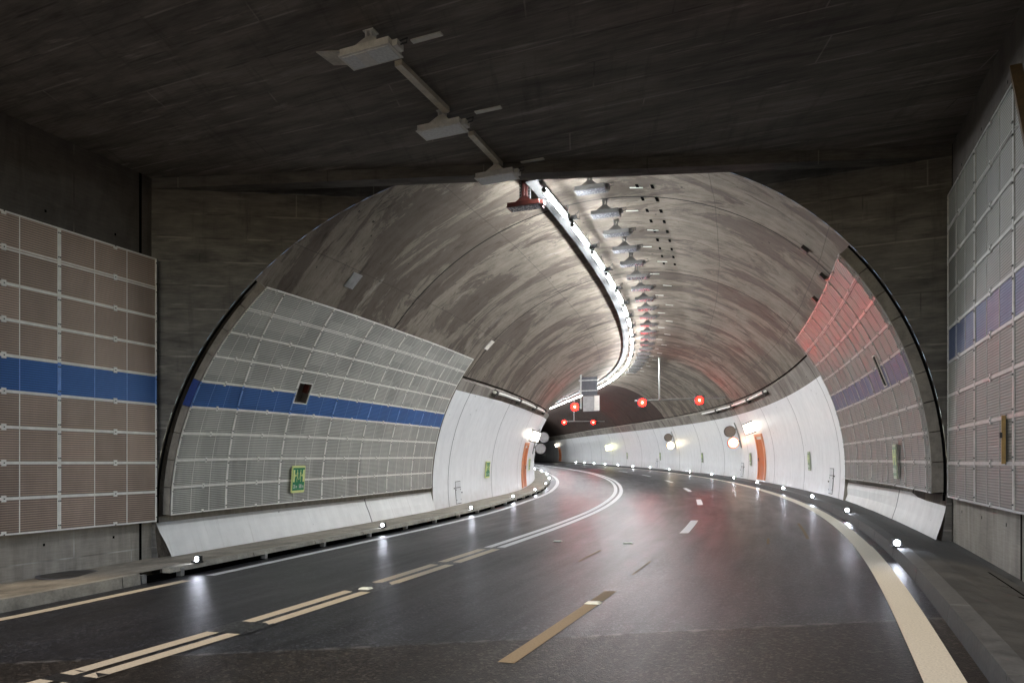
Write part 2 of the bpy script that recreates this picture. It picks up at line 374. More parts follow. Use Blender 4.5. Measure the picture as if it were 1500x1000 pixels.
M['base'] = formwork_mat('wall_base_concrete', (.22, .20, .17), (.46, .42, .36), board=30, sx=3.5, sy=.5, pale=.1, jl=2.4)
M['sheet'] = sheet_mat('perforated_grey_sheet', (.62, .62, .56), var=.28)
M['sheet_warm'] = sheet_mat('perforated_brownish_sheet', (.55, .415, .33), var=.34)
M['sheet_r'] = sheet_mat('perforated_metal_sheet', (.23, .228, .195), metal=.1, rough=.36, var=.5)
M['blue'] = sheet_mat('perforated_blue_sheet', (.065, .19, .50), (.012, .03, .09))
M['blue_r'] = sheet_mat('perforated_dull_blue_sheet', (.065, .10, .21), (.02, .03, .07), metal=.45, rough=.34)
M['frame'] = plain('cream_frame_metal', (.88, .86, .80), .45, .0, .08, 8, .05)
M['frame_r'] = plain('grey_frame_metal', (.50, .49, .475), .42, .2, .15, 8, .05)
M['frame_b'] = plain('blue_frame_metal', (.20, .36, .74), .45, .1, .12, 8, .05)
M['bolt'] = plain('bolt_steel', (.10, .10, .10), .4, .8, .1)
M['plate'] = plain('edge_plate_grey', (.26, .235, .205), .7, 0, .2, 5)
M['plate_b'] = plain('edge_plate_blue', (.04, .08, .30), .6, .2, .2, 5)
M['steel'] = plain('galvanised_steel', (.45, .45, .44), .42, .7, .15, 10)
M['traysteel'] = plain('tray_steel', (.055, .055, .055), .7, .0, .15, 10)
M['lampgrey'] = plain('lamp_housing_grey', (.115, .112, .108), .5, .4, .15, 10)
M['lampglass'] = plain('lamp_glass_off', (.12, .125, .14), .25, .2, .1, 30, 0)
M['lampceil'] = plain('ceiling_lamp_housing', (.84, .83, .80), .5, .1, .12, 10)
M['lampglassc'] = plain('ceiling_lamp_glass', (.88, .9, .92), .4, 0, .1, 30, 0)
M['lamppale'] = plain('lamp_cover_plate', (.9, .89, .86), .5, 0, .08, 20)
M['red'] = plain('red_paint_and_red_light', (.075, .014, .009), .55, .1, .25, 8)  # switch box paint, and red light put into the hanging floodlight's colour
M['conduit'] = plain('conduit_steel', (.80, .74, .62), .5, .1, .15, 6)
M['black'] = plain('black_cable', (.012, .012, .012), .5, 0, .1)
M['yellow'] = plain('yellow_cable', (.6, .6, .05), .5, 0, .1)
M['patch'] = plain('pale_mortar', (.72, .68, .6), .7, 0, .2, 6)
M['orange'] = plain('orange_door_paint', (.55, .13, .015), .5, 0, .12, 3)
M['orangef'] = plain('orange_frame_paint', (.75, .33, .18), .5, 0, .1, 3)
M['green'] = plain('sign_green', (.02, .24, .10), .4, 0, .06, 20, 0)
M['paleg'] = plain('sign_faded_green', (.22, .33, .22), .5, 0, .1, 15, 0)
M['lumi'] = plain('sign_yellow_green', (.80, .86, .36), .45, 0, .06, 20, 0)
M['signpale'] = plain('sign_pale', (.50, .54, .40), .45, 0, .2, 12, 0)
M['signwhite'] = plain('sign_white_print', (.75, .78, .7), .5, 0, .05, 20, 0)
M['signback'] = plain('sign_back_grey', (.22, .22, .23), .45, .4, .15, 6)
M['signdark'] = plain('sign_back_dark', (.09, .09, .105), .45, .3, .15, 6)
M['discg'] = plain('disc_grey_brown', (.24, .20, .17), .5, .2, .1, 25)
M['boxsign'] = plain('box_sign_grey', (.42, .42, .43), .5, 0, .12, 6)
M['rim'] = plain('disc_rim', (.06, .055, .05), .5, .3, .1)
M['ochre_paint'] = plain('ochre_paint', (.34, .21, .06), .5, 0, .2, 12)
M['ochre'] = plain('ochre_timber', (.11, .07, .035), .7, 0, .25, 6)
M['dark'].node_tree.nodes['Principled BSDF'].inputs['Specular IOR Level'].default_value = 0
TUBE_E = 106.0
M['tube'] = emit('tube_glow', (.93, .97, 1.0), TUBE_E)
M['stud'] = emit('kerb_light_glow', (.82, .87, 1.0), 90)
M['redsig'] = emit('red_signal_glow', (1.0, .003, .0015), 26)
M['redhot'] = emit('red_signal_core', (1.0, .12, .06), 60)
M['box'] = emit('lit_sign_box', (1.0, .93, .78), 2.6)
M['warm'] = emit('lit_disc_warm', (1.0, .80, .50), 4)
M['redring'] = emit('lit_red_ring', (1.0, .18, .10), 3)
M['yellowbox'] = emit('lit_sign_far', (1.0, .95, .5), 2.2)
WORDS = ['first', 'second', 'third', 'fourth', 'fifth', 'sixth', 'seventh', 'eighth', 'ninth', 'tenth', 'eleventh', 'twelfth', 'thirteenth', 'fourteenth', 'fifteenth',
 'sixteenth', 'seventeenth', 'eighteenth', 'nineteenth', 'twentieth'] + ['twenty ' + w for w in ('first', 'second', 'third', 'fourth', 'fifth', 'sixth', 'seventh', 'eighth', 'ninth')] + \
 ['thirtieth'] + ['thirty ' + w for w in ('first', 'second', 'third', 'fourth', 'fifth', 'sixth', 'seventh', 'eighth', 'ninth')] + ['fortieth'] + ['forty ' + w for w in ('first', 'second', 'third', 'fourth', 'fifth', 'sixth')]

# ------------------------------------------------------------ entrance geometry (plan, metres from the camera)
TW = 0.3933                                     # direction of the straight side walls
WD = np.array((sin(TW), cos(TW))); WN = np.array((cos(TW), -sin(TW)))
LC = np.array((-.528*12.0, 12.0))               # left corner
RC = np.array((.645*10.72, 10.72))              # right corner
ZC = 4.99 + CAMZ                                # ceiling height
yL = lambda x: LC[1] + .11*(x - LC[0])
yR = lambda x: RC[1] + .45*(RC[0] - x)
yH = lambda x: min(yL(x), yR(x))                # headwall: a shallow V in plan
def tstart(r, phi, off=0.):
    lo, hi = 5., 17.
    for _ in range(40):
        m_ = (lo+hi)/2; p = bpt(m_, r, phi)
        if p[1] < yH(p[0]) + off: lo = m_
        else: hi = m_
    return (lo+hi)/2

# ------------------------------------------------------------ ground
def ribbon(mb, t0, t1, s0, s1, h, dt=.5, ns=1, uv=True, flat=None, hf=None):
    n = max(1, int(math.ceil((t1-t0)/dt)))
    P = []; U = []
    for i in range(n+1):
        t = t0 + (t1-t0)*i/n
        P.append([pt(t, s0+(s1-s0)*j/ns, h if hf is None else hf(s0+(s1-s0)*j/ns)) for j in range(ns+1)])
        U.append([(s0+(s1-s0)*j/ns, t) for j in range(ns+1)])
    mb.grid(P, U, flip=True)
KL, KR = -9.02, .98                              # kerb faces
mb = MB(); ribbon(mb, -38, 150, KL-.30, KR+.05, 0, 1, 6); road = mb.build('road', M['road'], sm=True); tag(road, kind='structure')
mb = MB()
mb.quad([(-300, -300, -.9), (300, -300, -.9), (300, 300, -.9), (-300, 300, -.9)])
tag(mb.build('ground', M['pave']), kind='structure')
mb = MB(); ribbon(mb, -38, 150, KL-.16, -12.5, .15, 1, 1); mb.f = [f[::-1] for f in mb.f]
tag(mb.build('pavement_left', M['pave']), kind='structure')
mb = MB(); P = []; U = []
for i in range(95):
    t = -38 + 2*i; hw = -.04 + .15*smooth(13, 24, t)
    P.append([pt(t, s_, .15 + (hw-.15)*q_) for s_, q_ in ((KR+.14, 0), (KR+.4, .2), (1.95, 1), (4.2, 1.6))]); U.append([(s_, t) for s_ in (KR+.14, KR+.4, 1.95, 4.2)])
mb.grid(P, U, flip=True)
tag(mb.build('pavement_right', M['pave_r']), kind='structure')
def kerb_run(name, side, t0, t1, slot, label):
    mb = MB(); L = 1.9; t = t0
    sg = -1 if side == 'L' else 1; K = KL if side == 'L' else KR
    mat = M['kerb'] if side == 'L' else M['kerb_r']
    while t < t1 - .01:
        a, b = t + .009, min(t+L, t1) - .009
        n = 1 if b-a < 1 else 3
        lo = .085 if slot else -.02
        for i in range(n):
            u0 = a + (b-a)*i/n; u1 = a + (b-a)*(i+1)/n
            c = []
            for hh, s_in in ((lo, 0.), (.157, .022)):
                c += [pt(u0, K + sg*s_in, hh), pt(u0, K + sg*.165, hh), pt(u1, K + sg*.165, hh), pt(u1, K + sg*s_in, hh)]
            mb.hexa(c)
        t += L
    o = mb.build(name, mat); tag(o, kind='structure')
    return o
kerb_run('kerb_right', 'R', -20, 150, False, '')
kerb_run('kerb_left', 'L', -20, 6.9, False, '')
kerb_run('kerb_left', 'L', 7.4, 150, True, '')
mb = MB()                                         # the open slot under the left kerb
ribbon(mb, 6.9, 150, KL-.22, KL+.02, .004, 1)
for i in range(140):
    t = 6.9 + i
    mb.grid([[pt(t, KL-.16, -.01), pt(t, KL-.16, .09)], [pt(t+1, KL-.16, -.01), pt(t+1, KL-.16, .09)]])
tag(mb.build('gutter_slot', M['dark']), kind='structure')
mb = MB()
for t in [6.92, 7.62] + [9.6 + 1.9*k for k in range(30)]:
    c = []
    for hh in (0, .13 if t < 8 else .086):
        c += [pt(t, KL+.0, hh), pt(t, KL-.1, hh), pt(t+.07, KL-.1, hh), pt(t+.07, KL+.0, hh)]
    mb.hexa(c)
tag(mb.build('kerb_slot_supports', M['steel']), kind='structure')

def marking(name, parts, mat, h=.004):
    mb = MB()
    for t0, t1, s0, s1 in parts: ribbon(mb, t0, t1, s0, s1, h, .4)
    o = mb.build(name, mat); return tag(o, kind='structure')
marking('right_edge_line', [(-15, 11.5, .62, .86)], M['line_mid'])
marking('right_edge_line', [(11.5, 150, .62, .85)], M['line_mid'])
marking('left_edge_line', [(-15, 7.3, -8.64, -8.44)], M['line_old'])
marking('left_edge_line', [(7.75, 150, -8.64, -8.45)], M['line'])
marking('double_centre_line', [(11.35, 150, -5.43, -5.27), (11.35, 150, -5.17, -5.01)], M['line'])
marking('double_centre_line', [(a, b, s, s+.165) for a, b in ((-3, 3.3), (3.45, 4.95), (5.2, 7.0), (7.4, 9.25), (9.42, 11.15)) for s in (-5.44, -5.17)], M['line_old'])
marking('tar_patch', [(3.3, 3.55, -5.46, -4.98), (4.85, 5.3, -5.5, -4.96), (6.95, 7.6, -5.5, -4.96), (9.2, 9.5, -5.5, -4.96), (11.1, 11.35, -5.5, -4.96), (5.3, 11.1, -5.275, -5.17)], M['tar'])
dd = [(4.65, 7.5)] + [(13.6 + 8.62*k, 16.5 + 8.62*k) for k in range(13)]
marking('dashed_lane_line', [(4.65, 6.75, -2.19, -2.05)], M['line_brown'])
marking('dashed_lane_line', [(6.95, 7.5, -2.19, -2.05)], M['line_dark'])
marking('dashed_lane_line', [(a, b, -2.21, -2.04) for a, b in dd[1:]], M['line'])
marking('tar_patch', [(-4, -1., -2.22, -2.02), (7.5, 7.6, -2.22, -2.02)], M['tar'])
# worn ghost marks of an older layout
marking('faint_old_marks', [(9.7, 11.0, -3.2, -3.15), (11.8, 12.6, -.62, -.58), (8.6, 9.8, -2.15, -2.12), (12.5, 15.3, -.0, .05)], M['line_dark'])
for k, (t, s, where) in enumerate(((6.82, -2.12, 'in the gap of the nearest lane dash'), (7.15, -5.22, 'in the tar patch of the double centre line'), (12.3, -4.3, 'beside the double white line'), (11.9, -2.9, 'between the first and second lane dash'))):
    mb = MB(); c = []
    for hh, w in ((.004, .085), (.022, .06)):
        c += [pt(t-w*.6, s-w, hh), pt(t-w*.6, s+w, hh), pt(t+w*.6, s+w, hh), pt(t+w*.6, s-w, hh)]
    mb.hexa(c)
    tag(mb.build('road_reflector', M['signwhite'], origin=(0, 0, 0)), 'small flat white road reflector ' + where, 'road stud', 'flat reflectors set in the road')

# manhole and cover plates
c0 = pt(6.65, -10.3, .154)
root = empty('manhole_cover', c0, 'round dark manhole cover in the left pavement', 'manhole')
mb = MB(); mb.disc((c0[0], c0[1], c0[2]+.004), (0.0, 0, 1), .36, 32, .012); mb.build('lid', M['rim'], root)
mb = MB(); ring = []
for r_, z_ in ((.36, .0), (.36, .012), (.42, .012), (.42, .0)): ring.append([(c0[0]+r_*cos(a), c0[1]+r_*sin(a), c0[2]+z_-.002) for a in np.linspace(0, 2*pi, 33)])
mb.grid(ring); mb.build('ring', M['signdark'], root)
root = empty('cable_duct_cover', pt(8.4, 1.4, .15), 'dark row of rectangular duct cover slabs in the right pavement', 'duct cover')
for i, (a, b) in enumerate(((7.75, 8.2), (8.24, 8.7), (8.74, 9.2))):
    mb = MB(); c = []
    for hh in (.145, .158):
        c += [pt(a, 1.16, hh-.015), pt(a, 1.78, hh-.143), pt(b, 1.78, hh-.143), pt(b, 1.16, hh-.015)]
    mb.hexa(c); mb.build('cover_slab', M['pave_r'], root)
mb = MB(); mb.hexa([pt(7.7, 1.12, .12), pt(7.7, 1.82, -.01), pt(9.25, 1.82, -.01), pt(9.25, 1.12, .12), pt(7.7, 1.12, .146), pt(7.7, 1.82, .0), pt(9.25, 1.82, .0), pt(9.25, 1.12, .146)]); mb.build('frame', M['dark'], root)

# ------------------------------------------------------------ tunnel
tun = empty('road_tunnel', pt(21, -4.3, 0), 'curved concrete vaulted road tunnel with white painted lower walls', 'tunnel')
def arch_mesh(mb, r, p0, p1, npi, t_from, t_to, first=None):
    """grid over (phi, t); when first is None the near edge follows the headwall"""
    tg = list(np.arange(t_from, t_to+.01, 1.0))
    P = []; U = []
    for j in range(npi+1):
        ph = p0 + (p1-p0)*j/npi; ts = []
        if first is None:
            a = tstart(r, ph); ts = [a + (t_from-a)*k/8 for k in range(8)]
        ts += tg
        P.append([bpt(t, r, ph) for t in ts]); U.append([(t, 6.2*ph) for t in ts])
    mb.grid(P, U, flip=True)
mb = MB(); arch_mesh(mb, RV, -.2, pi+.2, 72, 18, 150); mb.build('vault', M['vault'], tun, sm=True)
AW_L, AW_R, AL = .518, .465, .575
for side in 'LR':
    aw = AW_L if side == 'L' else AW_R
    f = (lambda a: a) if side == 'L' else (lambda a: pi - a)
    def lw(mb, a0, a1, n, mi=0):
        P = []; U = []
        tg = [20.5 if side == 'L' else 21.30] + list(np.arange(22, 150, 1.))
        for j in range(n+1):
            a = a0 + (a1-a0)*j/n
            P.append([bpt(t, RW, f(a)) for t in tg]); U.append([(t, 6.13*(a+.13)) for t in tg])
        mb.grid(P, U)
    mb = MB(); lw(mb, -.2, aw, 10); w = mb.build('lower_wall', M['white'], tun, sm=True); w['label'] = 'white painted lower wall'
    mb = MB(); lw(mb, aw, AL, 2)
    tg = [20.5 if side == 'L' else 21.30] + list(np.arange(22, 150, 1.))
    mb.grid([[bpt(t, RW, f(AL)) for t in tg], [bpt(t, RV+.02, f(AL+.004)) for t in tg]], [[(t, 0) for t in tg], [(t, .2) for t in tg]])
    mb.grid([[bpt(tg[0], RW, f(a)) for a in np.linspace(-.2, AL, 14)], [bpt(tg[0], RV+.02, f(a)) for a in np.linspace(-.2, AL, 14)]])
    mb.build('concrete_ledge', M['band'], tun)
    # dark strip along the joint above the ledge
    mb = MB(); tj = np.arange(21, 110, 1.); mb.tube([bpt(t, RV-.01, f(AL+.012)) for t in tj], .022, 5); mb.build('ledge_joint', M['dark'], tun)
    # splayed white plinth under the cladding
    t0f = tstart(RV, f(-.0), .02)
    mb = MB(); ts = np.linspace(0, 1, 14); P = []; U = []
    sg = -1 if side == 'L' else 1
    prof = [(-10.60, .76, .0), (-10.55, .60, .2), (-10.46, .40, .5), (-10.38, .18, .8), (-10.35, .06, 1.)] if side == 'L' else [(2.04, .60, 0), (2.01, .42, .3), (1.96, .22, .6), (1.90, .02, .85), (1.86, -.14, 1.)]
    strip = [(-10.42, .885, 0), (-10.60, .86, .1), (-10.60, .76, .2)] if side == 'L' else [(1.84, .715, 0), (2.04, .69, .1), (2.04, .60, .2)]
    def sweep(pf):
        P = []; U = []
        for s_end, hh, v_ in pf:
            row = []; ur = []
            lo_, hi_ = 5., 17.
            for _ in range(30):
                m_ = (lo_+hi_)/2; pp = pt(m_, s_end, hh)
                if pp[1] < yH(pp[0]): lo_ = m_
                else: hi_ = m_
            for q in ts:
                t = lo_ + ((20.55 if side == 'L' else 21.35)-lo_)*q
                if side == 'R': s2 = s_end - .06*smooth(14, 20.5, t)*(1 if v_ > .5 else 2); h2 = hh + .08*smooth(12, 20, t)*v_
                else: s2, h2 = s_end + .12*smooth(17, 20.5, t)*(1-v_*.9), hh
                row.append(pt(t, s2, h2)); ur.append((t, 1.3 - v_))
            P.append(row); U.append(ur)
        return P, U
    mb.grid(*sweep(prof))
    ms = MB(); ms.grid(*sweep(strip)); ms.build('plinth_top', M['base'], tun)
    # end face against the headwall
    mb.build('plinth', M['plinth'], tun, sm=False)

mb = MB(); mb.quad([bpt(149.5, RV+.1, q) for q in np.linspace(-.3, pi+.3, 40)]); mb.build('end_cap', M['dark'], tun)  # unseen cap added past the bend, keeps outside light out
# slots in the crown and small mounting strips
def surf_patch(mb, t, phi, dt, dphi, off=.012, rr=RV, skew=0):
    c = []
    for r_ in (rr-.001, rr-off):
        c += [bpt(t-dt+skew, r_, phi-dphi), bpt(t-dt-skew, r_, phi+dphi), bpt(t+dt-skew, r_, phi+dphi), bpt(t+dt+skew, r_, phi-dphi)]
    mb.hexa(c)
for k in range(11):
    for ph in (1.755, 1.805):
        mb = MB(); surf_patch(mb, 12.75 + .76*k, ph, .10, .0045, .012); mb.build('anchor_slot', M['dark'], tun)
for k in range(24):
    mb = MB(); surf_patch(mb, 12.9 + 1.45*k, 1.70 + (.05 if k % 2 else 0), .022, .022, .012); mb.build('reflective_strip', M['signwhite'], tun)
for (t, ph) in ((12.1, .80), (21.3, .79)):
    mb = MB(); surf_patch(mb, t, ph, .17, .028, .02); mb.build('mounting_plate', M['steel'] if t < 20 else M['patch'], tun)
for (t, ph) in ((15.3, pi-.71), (14.6, pi-.80), (17.2, pi-.70)):
    mb = MB(); surf_patch(mb, t, ph, .08, .012, .07); mb.build('junction_box', M['black'], tun)
mb = MB(); surf_patch(mb, 15.3, pi-.665, .045, .032, .03); mb.build('cable_trunking', M['frame'], tun)

# conduits on the ledges
for side, a, b in (('R', 30, 46), ('L', 24.2, 37)):
    f = (lambda q: q) if side == 'L' else (lambda q: pi - q)
    root = empty('conduit', bpt(a, RW-.1, f(.57)), 'grey steel conduit pipe running along the %s concrete ledge' % ('left' if side == 'L' else 'right'), 'pipe')
    mb = MB(); mb.tube([bpt(t, RW-.09, f(.565)) for t in np.linspace(a, b, 18)], .055, 8); mb.build('pipe', M['frame'], root, sm=True)
    for t in np.arange(a+.3, b, 4.):
        mb = MB(); c = []
        for r_ in (RW-.16, RW): c += [bpt(t-.12, r_, f(.535)), bpt(t-.12, r_, f(.58)), bpt(t+.12, r_, f(.58)), bpt(t+.12, r_, f(.535))]
        mb.hexa(c); mb.build('bracket', M['rim'], root)

# emergency doors: orange leaf in an orange frame, slightly proud of the white wall
def door(side, t, label):
    f = (lambda q: q) if side == 'L' else (lambda q: pi - q)
    root = empty('emergency_door', bpt(t, RW, f(-.1)), label, 'door', 'orange emergency doors')
    def strip(mb, ta, tb, a0, a1, r0, r1, n=10):
        for k in range(n):
            q0 = a0+(a1-a0)*k/n; q1 = a0+(a1-a0)*(k+1)/n; c = []
            for r_ in (r0, r1): c += [bpt(ta, r_, f(q0)), bpt(ta, r_, f(q1)), bpt(tb, r_, f(q1)), bpt(tb, r_, f(q0))]
            mb.hexa(c)
    mb = MB(); strip(mb, t-.62, t+.62, -.125, .215, RW+.0, RW-.04); mb.build('leaf', M['orange'], root)
    mb = MB(); strip(mb, t-.80, t-.63, -.125, .24, RW, RW-.07); strip(mb, t+.63, t+.80, -.125, .24, RW, RW-.07); strip(mb, t-.80, t+.80, .24, .262, RW, RW-.07, 2)
    mb.build('frame', M['orangef'], root)
    mb = MB(); mb.tube([bpt(t+.5, RW-.08, f(.03)), bpt(t+.5, RW-.08, f(.06))], .02, 6); mb.build('handle', M['bolt'], root)
    # illuminated box sign standing out from the wall above
    root = empty('exit_light_box', bpt(t+.4, RW-.4, f(.33)), 'white lit box sign on a bracket over the ' + label.split('emergency ')[1].replace('door', 'orange door'), 'lit sign', 'lit boxes over the orange doors')
    mb = MB(); c = []
    for dt in (-.09, .09): c += [bpt(t+.3+dt, RW-.12, f(.29)), bpt(t+.3+dt, RW-.50, f(.29)), bpt(t+.3+dt, RW-.50, f(.375)), bpt(t+.3+dt, RW-.12, f(.375))]
    mb.hexa(c); mb.build('light_box', M['box'], root)
    mb = MB(); mb.tube([bpt(t+.3, RW, f(.382)), bpt(t+.3, RW-.53, f(.382))], .025, 6); mb.tube([bpt(t+.3, RW, f(.283)), bpt(t+.3, RW-.53, f(.283))], .025, 6); mb.build('bracket', M['rim'], root)
door('R', 35.75, 'orange curved emergency door in the right white wall')
door('L', 35.4, 'orange curved emergency door in the left white wall')
door('R', 112., 'far orange emergency door where the tunnel bends away')

# hatches in the lower wall
def hatch(side, t, label):
    f = (lambda q: q) if side == 'L' else (lambda q: pi - q)
    root = empty('wall_hatch', bpt(t, RW, f(-.1)), label, 'hatch', 'white hatches at the foot of the wall')
    def pl(mb, ta, tb, a0, a1, d0, d1):
        c = []
        for r_ in (RW-d0, RW-d1): c += [bpt(ta, r_, f(a0)), bpt(ta, r_, f(a1)), bpt(tb, r_, f(a1)), bpt(tb, r_, f(a0))]
        mb.hexa(c)
    mb = MB(); pl(mb, t-.285, t+.285, -.122, .009, -.01, .006); mb.build('surround', M['rim'], root)
    mb = MB(); pl(mb, t-.275, t+.275, -.118, -.03, 0, .018); pl(mb, t-.275, t+.275, -.026, .006, 0, .018); mb.build('flap', M['line'], root)
    for q, a in ((-.42, -.03), (-.24, -.1), (-.24, -.04), (.24, -.1), (.24, -.04), (.42, -.06)):
        mb = MB(); pl(mb, t+q-.02, t+q+.02, a-.0035, a+.0035, -.01, .025); mb.build('catch', M['black'], root)
hatch('L', 23.05, 'white hatch with black catches low in the left wall')
hatch('R', 23.2, 'nearest white hatch with black catches low in the right wall')
hatch('R', 40.2, 'farther white hatch beside the right orange door')
hatch('R', 62., 'small distant hatch low in the right wall')

# ------------------------------------------------------------ cladding panels
class Frame2:
    """maps (u metres along, v metres up, d metres out of the face) to a point"""
    def __init__(s, fn): s.fn = fn
def cladding(fn, u0, width, rows, rh, label, group, matg, niche=None, top=None, bluerow=4, n_sub=3, nu=3, endpost=True, gaps=True, name='cladding_panel'):
    """fn(u, v, d)->point.  rows of sheets between rails; one blue row"""
    p0 = fn(u0+width/2, 0, 0)
    root = empty(name, p0, label, 'wall panel', group)
    u1 = u0 + width; H = rows*rh
    cap = (lambda u, v: v) if top is None else (lambda u, v: min(v, top(u)))
    def sheets(r0, r1, nm, mat):
        mb = MB(); us = [u0 + width*k/(n_sub*nu) for k in range(n_sub*nu+1)]
        vs = [r*rh + rh*q/2 for r in range(r0, r1) for q in (0, 1)] + [r1*rh]
        if niche:
            us = sorted(set([round(u, 4) for u in us] + [round(niche[0], 4), round(niche[1], 4)])); vs = sorted(set([round(v, 4) for v in vs] + [round(v, 4) for v in niche[2:4] if r0*rh < v < r1*rh]))
        for i in range(len(us)-1):
            for j in range(len(vs)-1):
                if niche and niche[0]-1e-3 <= us[i] and us[i+1] <= niche[1]+1e-3 and niche[2]-1e-3 <= vs[j] and vs[j+1] <= niche[3]+1e-3: continue
                q = [(us[i], vs[j]), (us[i+1], vs[j]), (us[i+1], vs[j+1]), (us[i], vs[j+1])]
                q = [(u, cap(u, v)) for u, v in q]
                if q[0][1] >= q[3][1]-1e-4 and q[1][1] >= q[2][1]-1e-4: continue
                mb.quad([fn(u, v, 0) for u, v in q], [(u, v) for u, v in q])
        if mb.f: mb.build(nm, mat, root)
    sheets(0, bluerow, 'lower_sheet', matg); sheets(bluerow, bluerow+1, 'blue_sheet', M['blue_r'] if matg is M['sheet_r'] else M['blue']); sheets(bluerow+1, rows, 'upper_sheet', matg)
    def bar(mb, a0, a1, b0, b1, d0, d1, n=1, axis='v'):
        for k in range(n):
            if axis == 'v': x0, x1, y0, y1 = a0, a1, b0+(b1-b0)*k/n, b0+(b1-b0)*(k+1)/n
            else: x0, x1, y0, y1 = a0+(a1-a0)*k/n, a0+(a1-a0)*(k+1)/n, b0, b1
            cy0a, cy1a, cy0b, cy1b = cap(x0, y0), cap(x0, y1), cap(x1, y0), cap(x1, y1)
            if cy1a - cy0a < 1e-4 and cy1b - cy0b < 1e-4: continue
            mb.hexa([fn(x0, cy0a, d0), fn(x1, cy0b, d0), fn(x1, cy1b, d0), fn(x0, cy1a, d0), fn(x0, cy0a, d1), fn(x1, cy0b, d1), fn(x1, cy1b, d1), fn(x0, cy1a, d1)])
    fr_lo, fr_hi = MB(), MB()
    for r in range(rows+1):
        fr = fr_lo if r <= bluerow else fr_hi
        w = .012 if r in (0, rows) else .021
        if r == rows-1: bar(fr, u0, u1, r*rh-.028, r*rh-.008, -.01, .010, 6, 'u'); bar(fr, u0, u1, r*rh+.008, r*rh+.028, -.01, .010, 6, 'u')
        else:
            if niche and niche[2] < r*rh < niche[3]:
                bar(fr, u0, niche[0], r*rh-w, r*rh+w, -.01, .010, 2, 'u'); bar(fr, niche[1], u1, r*rh-w, r*rh+w, -.01, .010, 3, 'u')
            else: bar(fr, u0, u1, r*rh-w, r*rh+w, -.01, .010, 6, 'u')
    def vbars(mb, r0, r1):
        v0, v1 = r0*rh+.004, r1*rh-.004
        n = (r1-r0)*2
        bar(mb, u0-.001, u0+.026, v0, v1, -.01, .014, n)
        bar(mb, u1-.026, u1+.001, v0, v1, -.01, .014, n)
        for k in range(1, n_sub):
            x = u0 + width*k/n_sub
            if niche and niche[0]+.02 < x < niche[1]-.02:
                for vv0, vv1 in ((v0, min(v1, niche[2])), (max(v0, niche[3]), v1)):
                    if vv1 > vv0: bar(mb, x-.006, x+.006, vv0, vv1, -.006, .006, max(1, int((vv1-vv0)/.25)))
            else: bar(mb, x-.006, x+.006, v0, v1, -.006, .006, n)
    vbars(fr_lo, 0, bluerow); vbars(fr_hi, bluerow+1, rows); frm = M['frame_r'] if matg is M['sheet_r'] else M['frame']
    fb = MB(); vbars(fb, bluerow, bluerow+1); fb.build('blue_frame', M['frame_b'] if matg is not M['sheet_r'] else M['frame_r'], root)
    cl = MB()
    for r in range(rows+1):
        x = u0 + width*.54; y = r*rh
        if top and y > top(x): continue
        if niche and niche[0] < x < niche[1] and niche[2] <= y <= niche[3]: continue
        y0 = y-.045 if r else y-.005
        y1 = y+.045 if r < rows else y+.005
        (fr_lo if r <= bluerow else fr_hi).hexa([fn(x-.03, y0, .0), fn(x+.03, y0, .0), fn(x+.03, y1, .0), fn(x-.03, y1, .0), fn(x-.03, y0, .018), fn(x+.03, y0, .018), fn(x+.03, y1, .018), fn(x-.03, y1, .018)])
    fr_lo.build('lower_frame', frm, root); fr_hi.build('upper_frame', frm, root)
    bo = MB()
    for r in range(rows+1):
        y = r*rh
        pts_ = [(u0+.013, y+.07), (u0+.013, y-.07), (u1-.013, y+.07), (u1-.013, y-.07), (u0+width*.54, y)]
        for (x, v) in pts_:
            if v < 0 or v > H or (top and v > top(x)): continue
            bo.hexa([fn(x-.007, v-.009, .012), fn(x+.007, v-.009, .012), fn(x+.007, v+.009, .012), fn(x-.007, v+.009, .012), fn(x-.007, v-.009, .024), fn(x+.007, v-.009, .024), fn(x+.007, v+.009, .024), fn(x-.007, v+.009, .024)])
    bo.build('bolts', M['bolt'], root)
    if niche:
        a, b, c_, d_ = niche; mb = MB(); ns_ = MB()
        for q in ([(a, c_), (b, c_)], [(b, c_), (b, d_)], [(b, d_), (a, d_)], [(a, d_), (a, c_)]):
            ns_.quad([fn(*q[0], .015), fn(*q[1], .015), fn(*q[1], -.19), fn(*q[0], -.19)])
        for (x0, x1, y0, y1) in ((a-.02, a, c_, d_), (b, b+.02, c_, d_), (a-.02, b+.02, d_, d_+.02), (a-.02, b+.02, c_-.02, c_)):
            mb.hexa([fn(x0, y0, 0), fn(x1, y0, 0), fn(x1, y1, 0), fn(x0, y1, 0), fn(x0, y0, .02), fn(x1, y0, .02), fn(x1, y1, .02), fn(x0, y1, .02)])
        mb.build('niche_frame', M['frame'], root); ns_.build('niche_lining', M['dark'] if matg is M['sheet_r'] else M['side'], root)
        mb = MB(); mb.quad([fn(a, c_, -.15), fn(b, c_, -.15), fn(b, d_, -.15), fn(a, d_, -.15)]); mb.build('niche_back', M['dark'] if matg is M['sheet_r'] else M['side'], root)
        mb = MB(); mb.hexa([fn(b-.06, d_-.22, -.14), fn(b-.01, d_-.22, -.14), fn(b-.01, d_-.03, -.14), fn(b-.06, d_-.03, -.14), fn(b-.06, d_-.22, -.02), fn(b-.01, d_-.22, -.02), fn(b-.01, d_-.03, -.02), fn(b-.06, d_-.03, -.02)])
        mb.build('switch_box', M['red'], root)
    return root

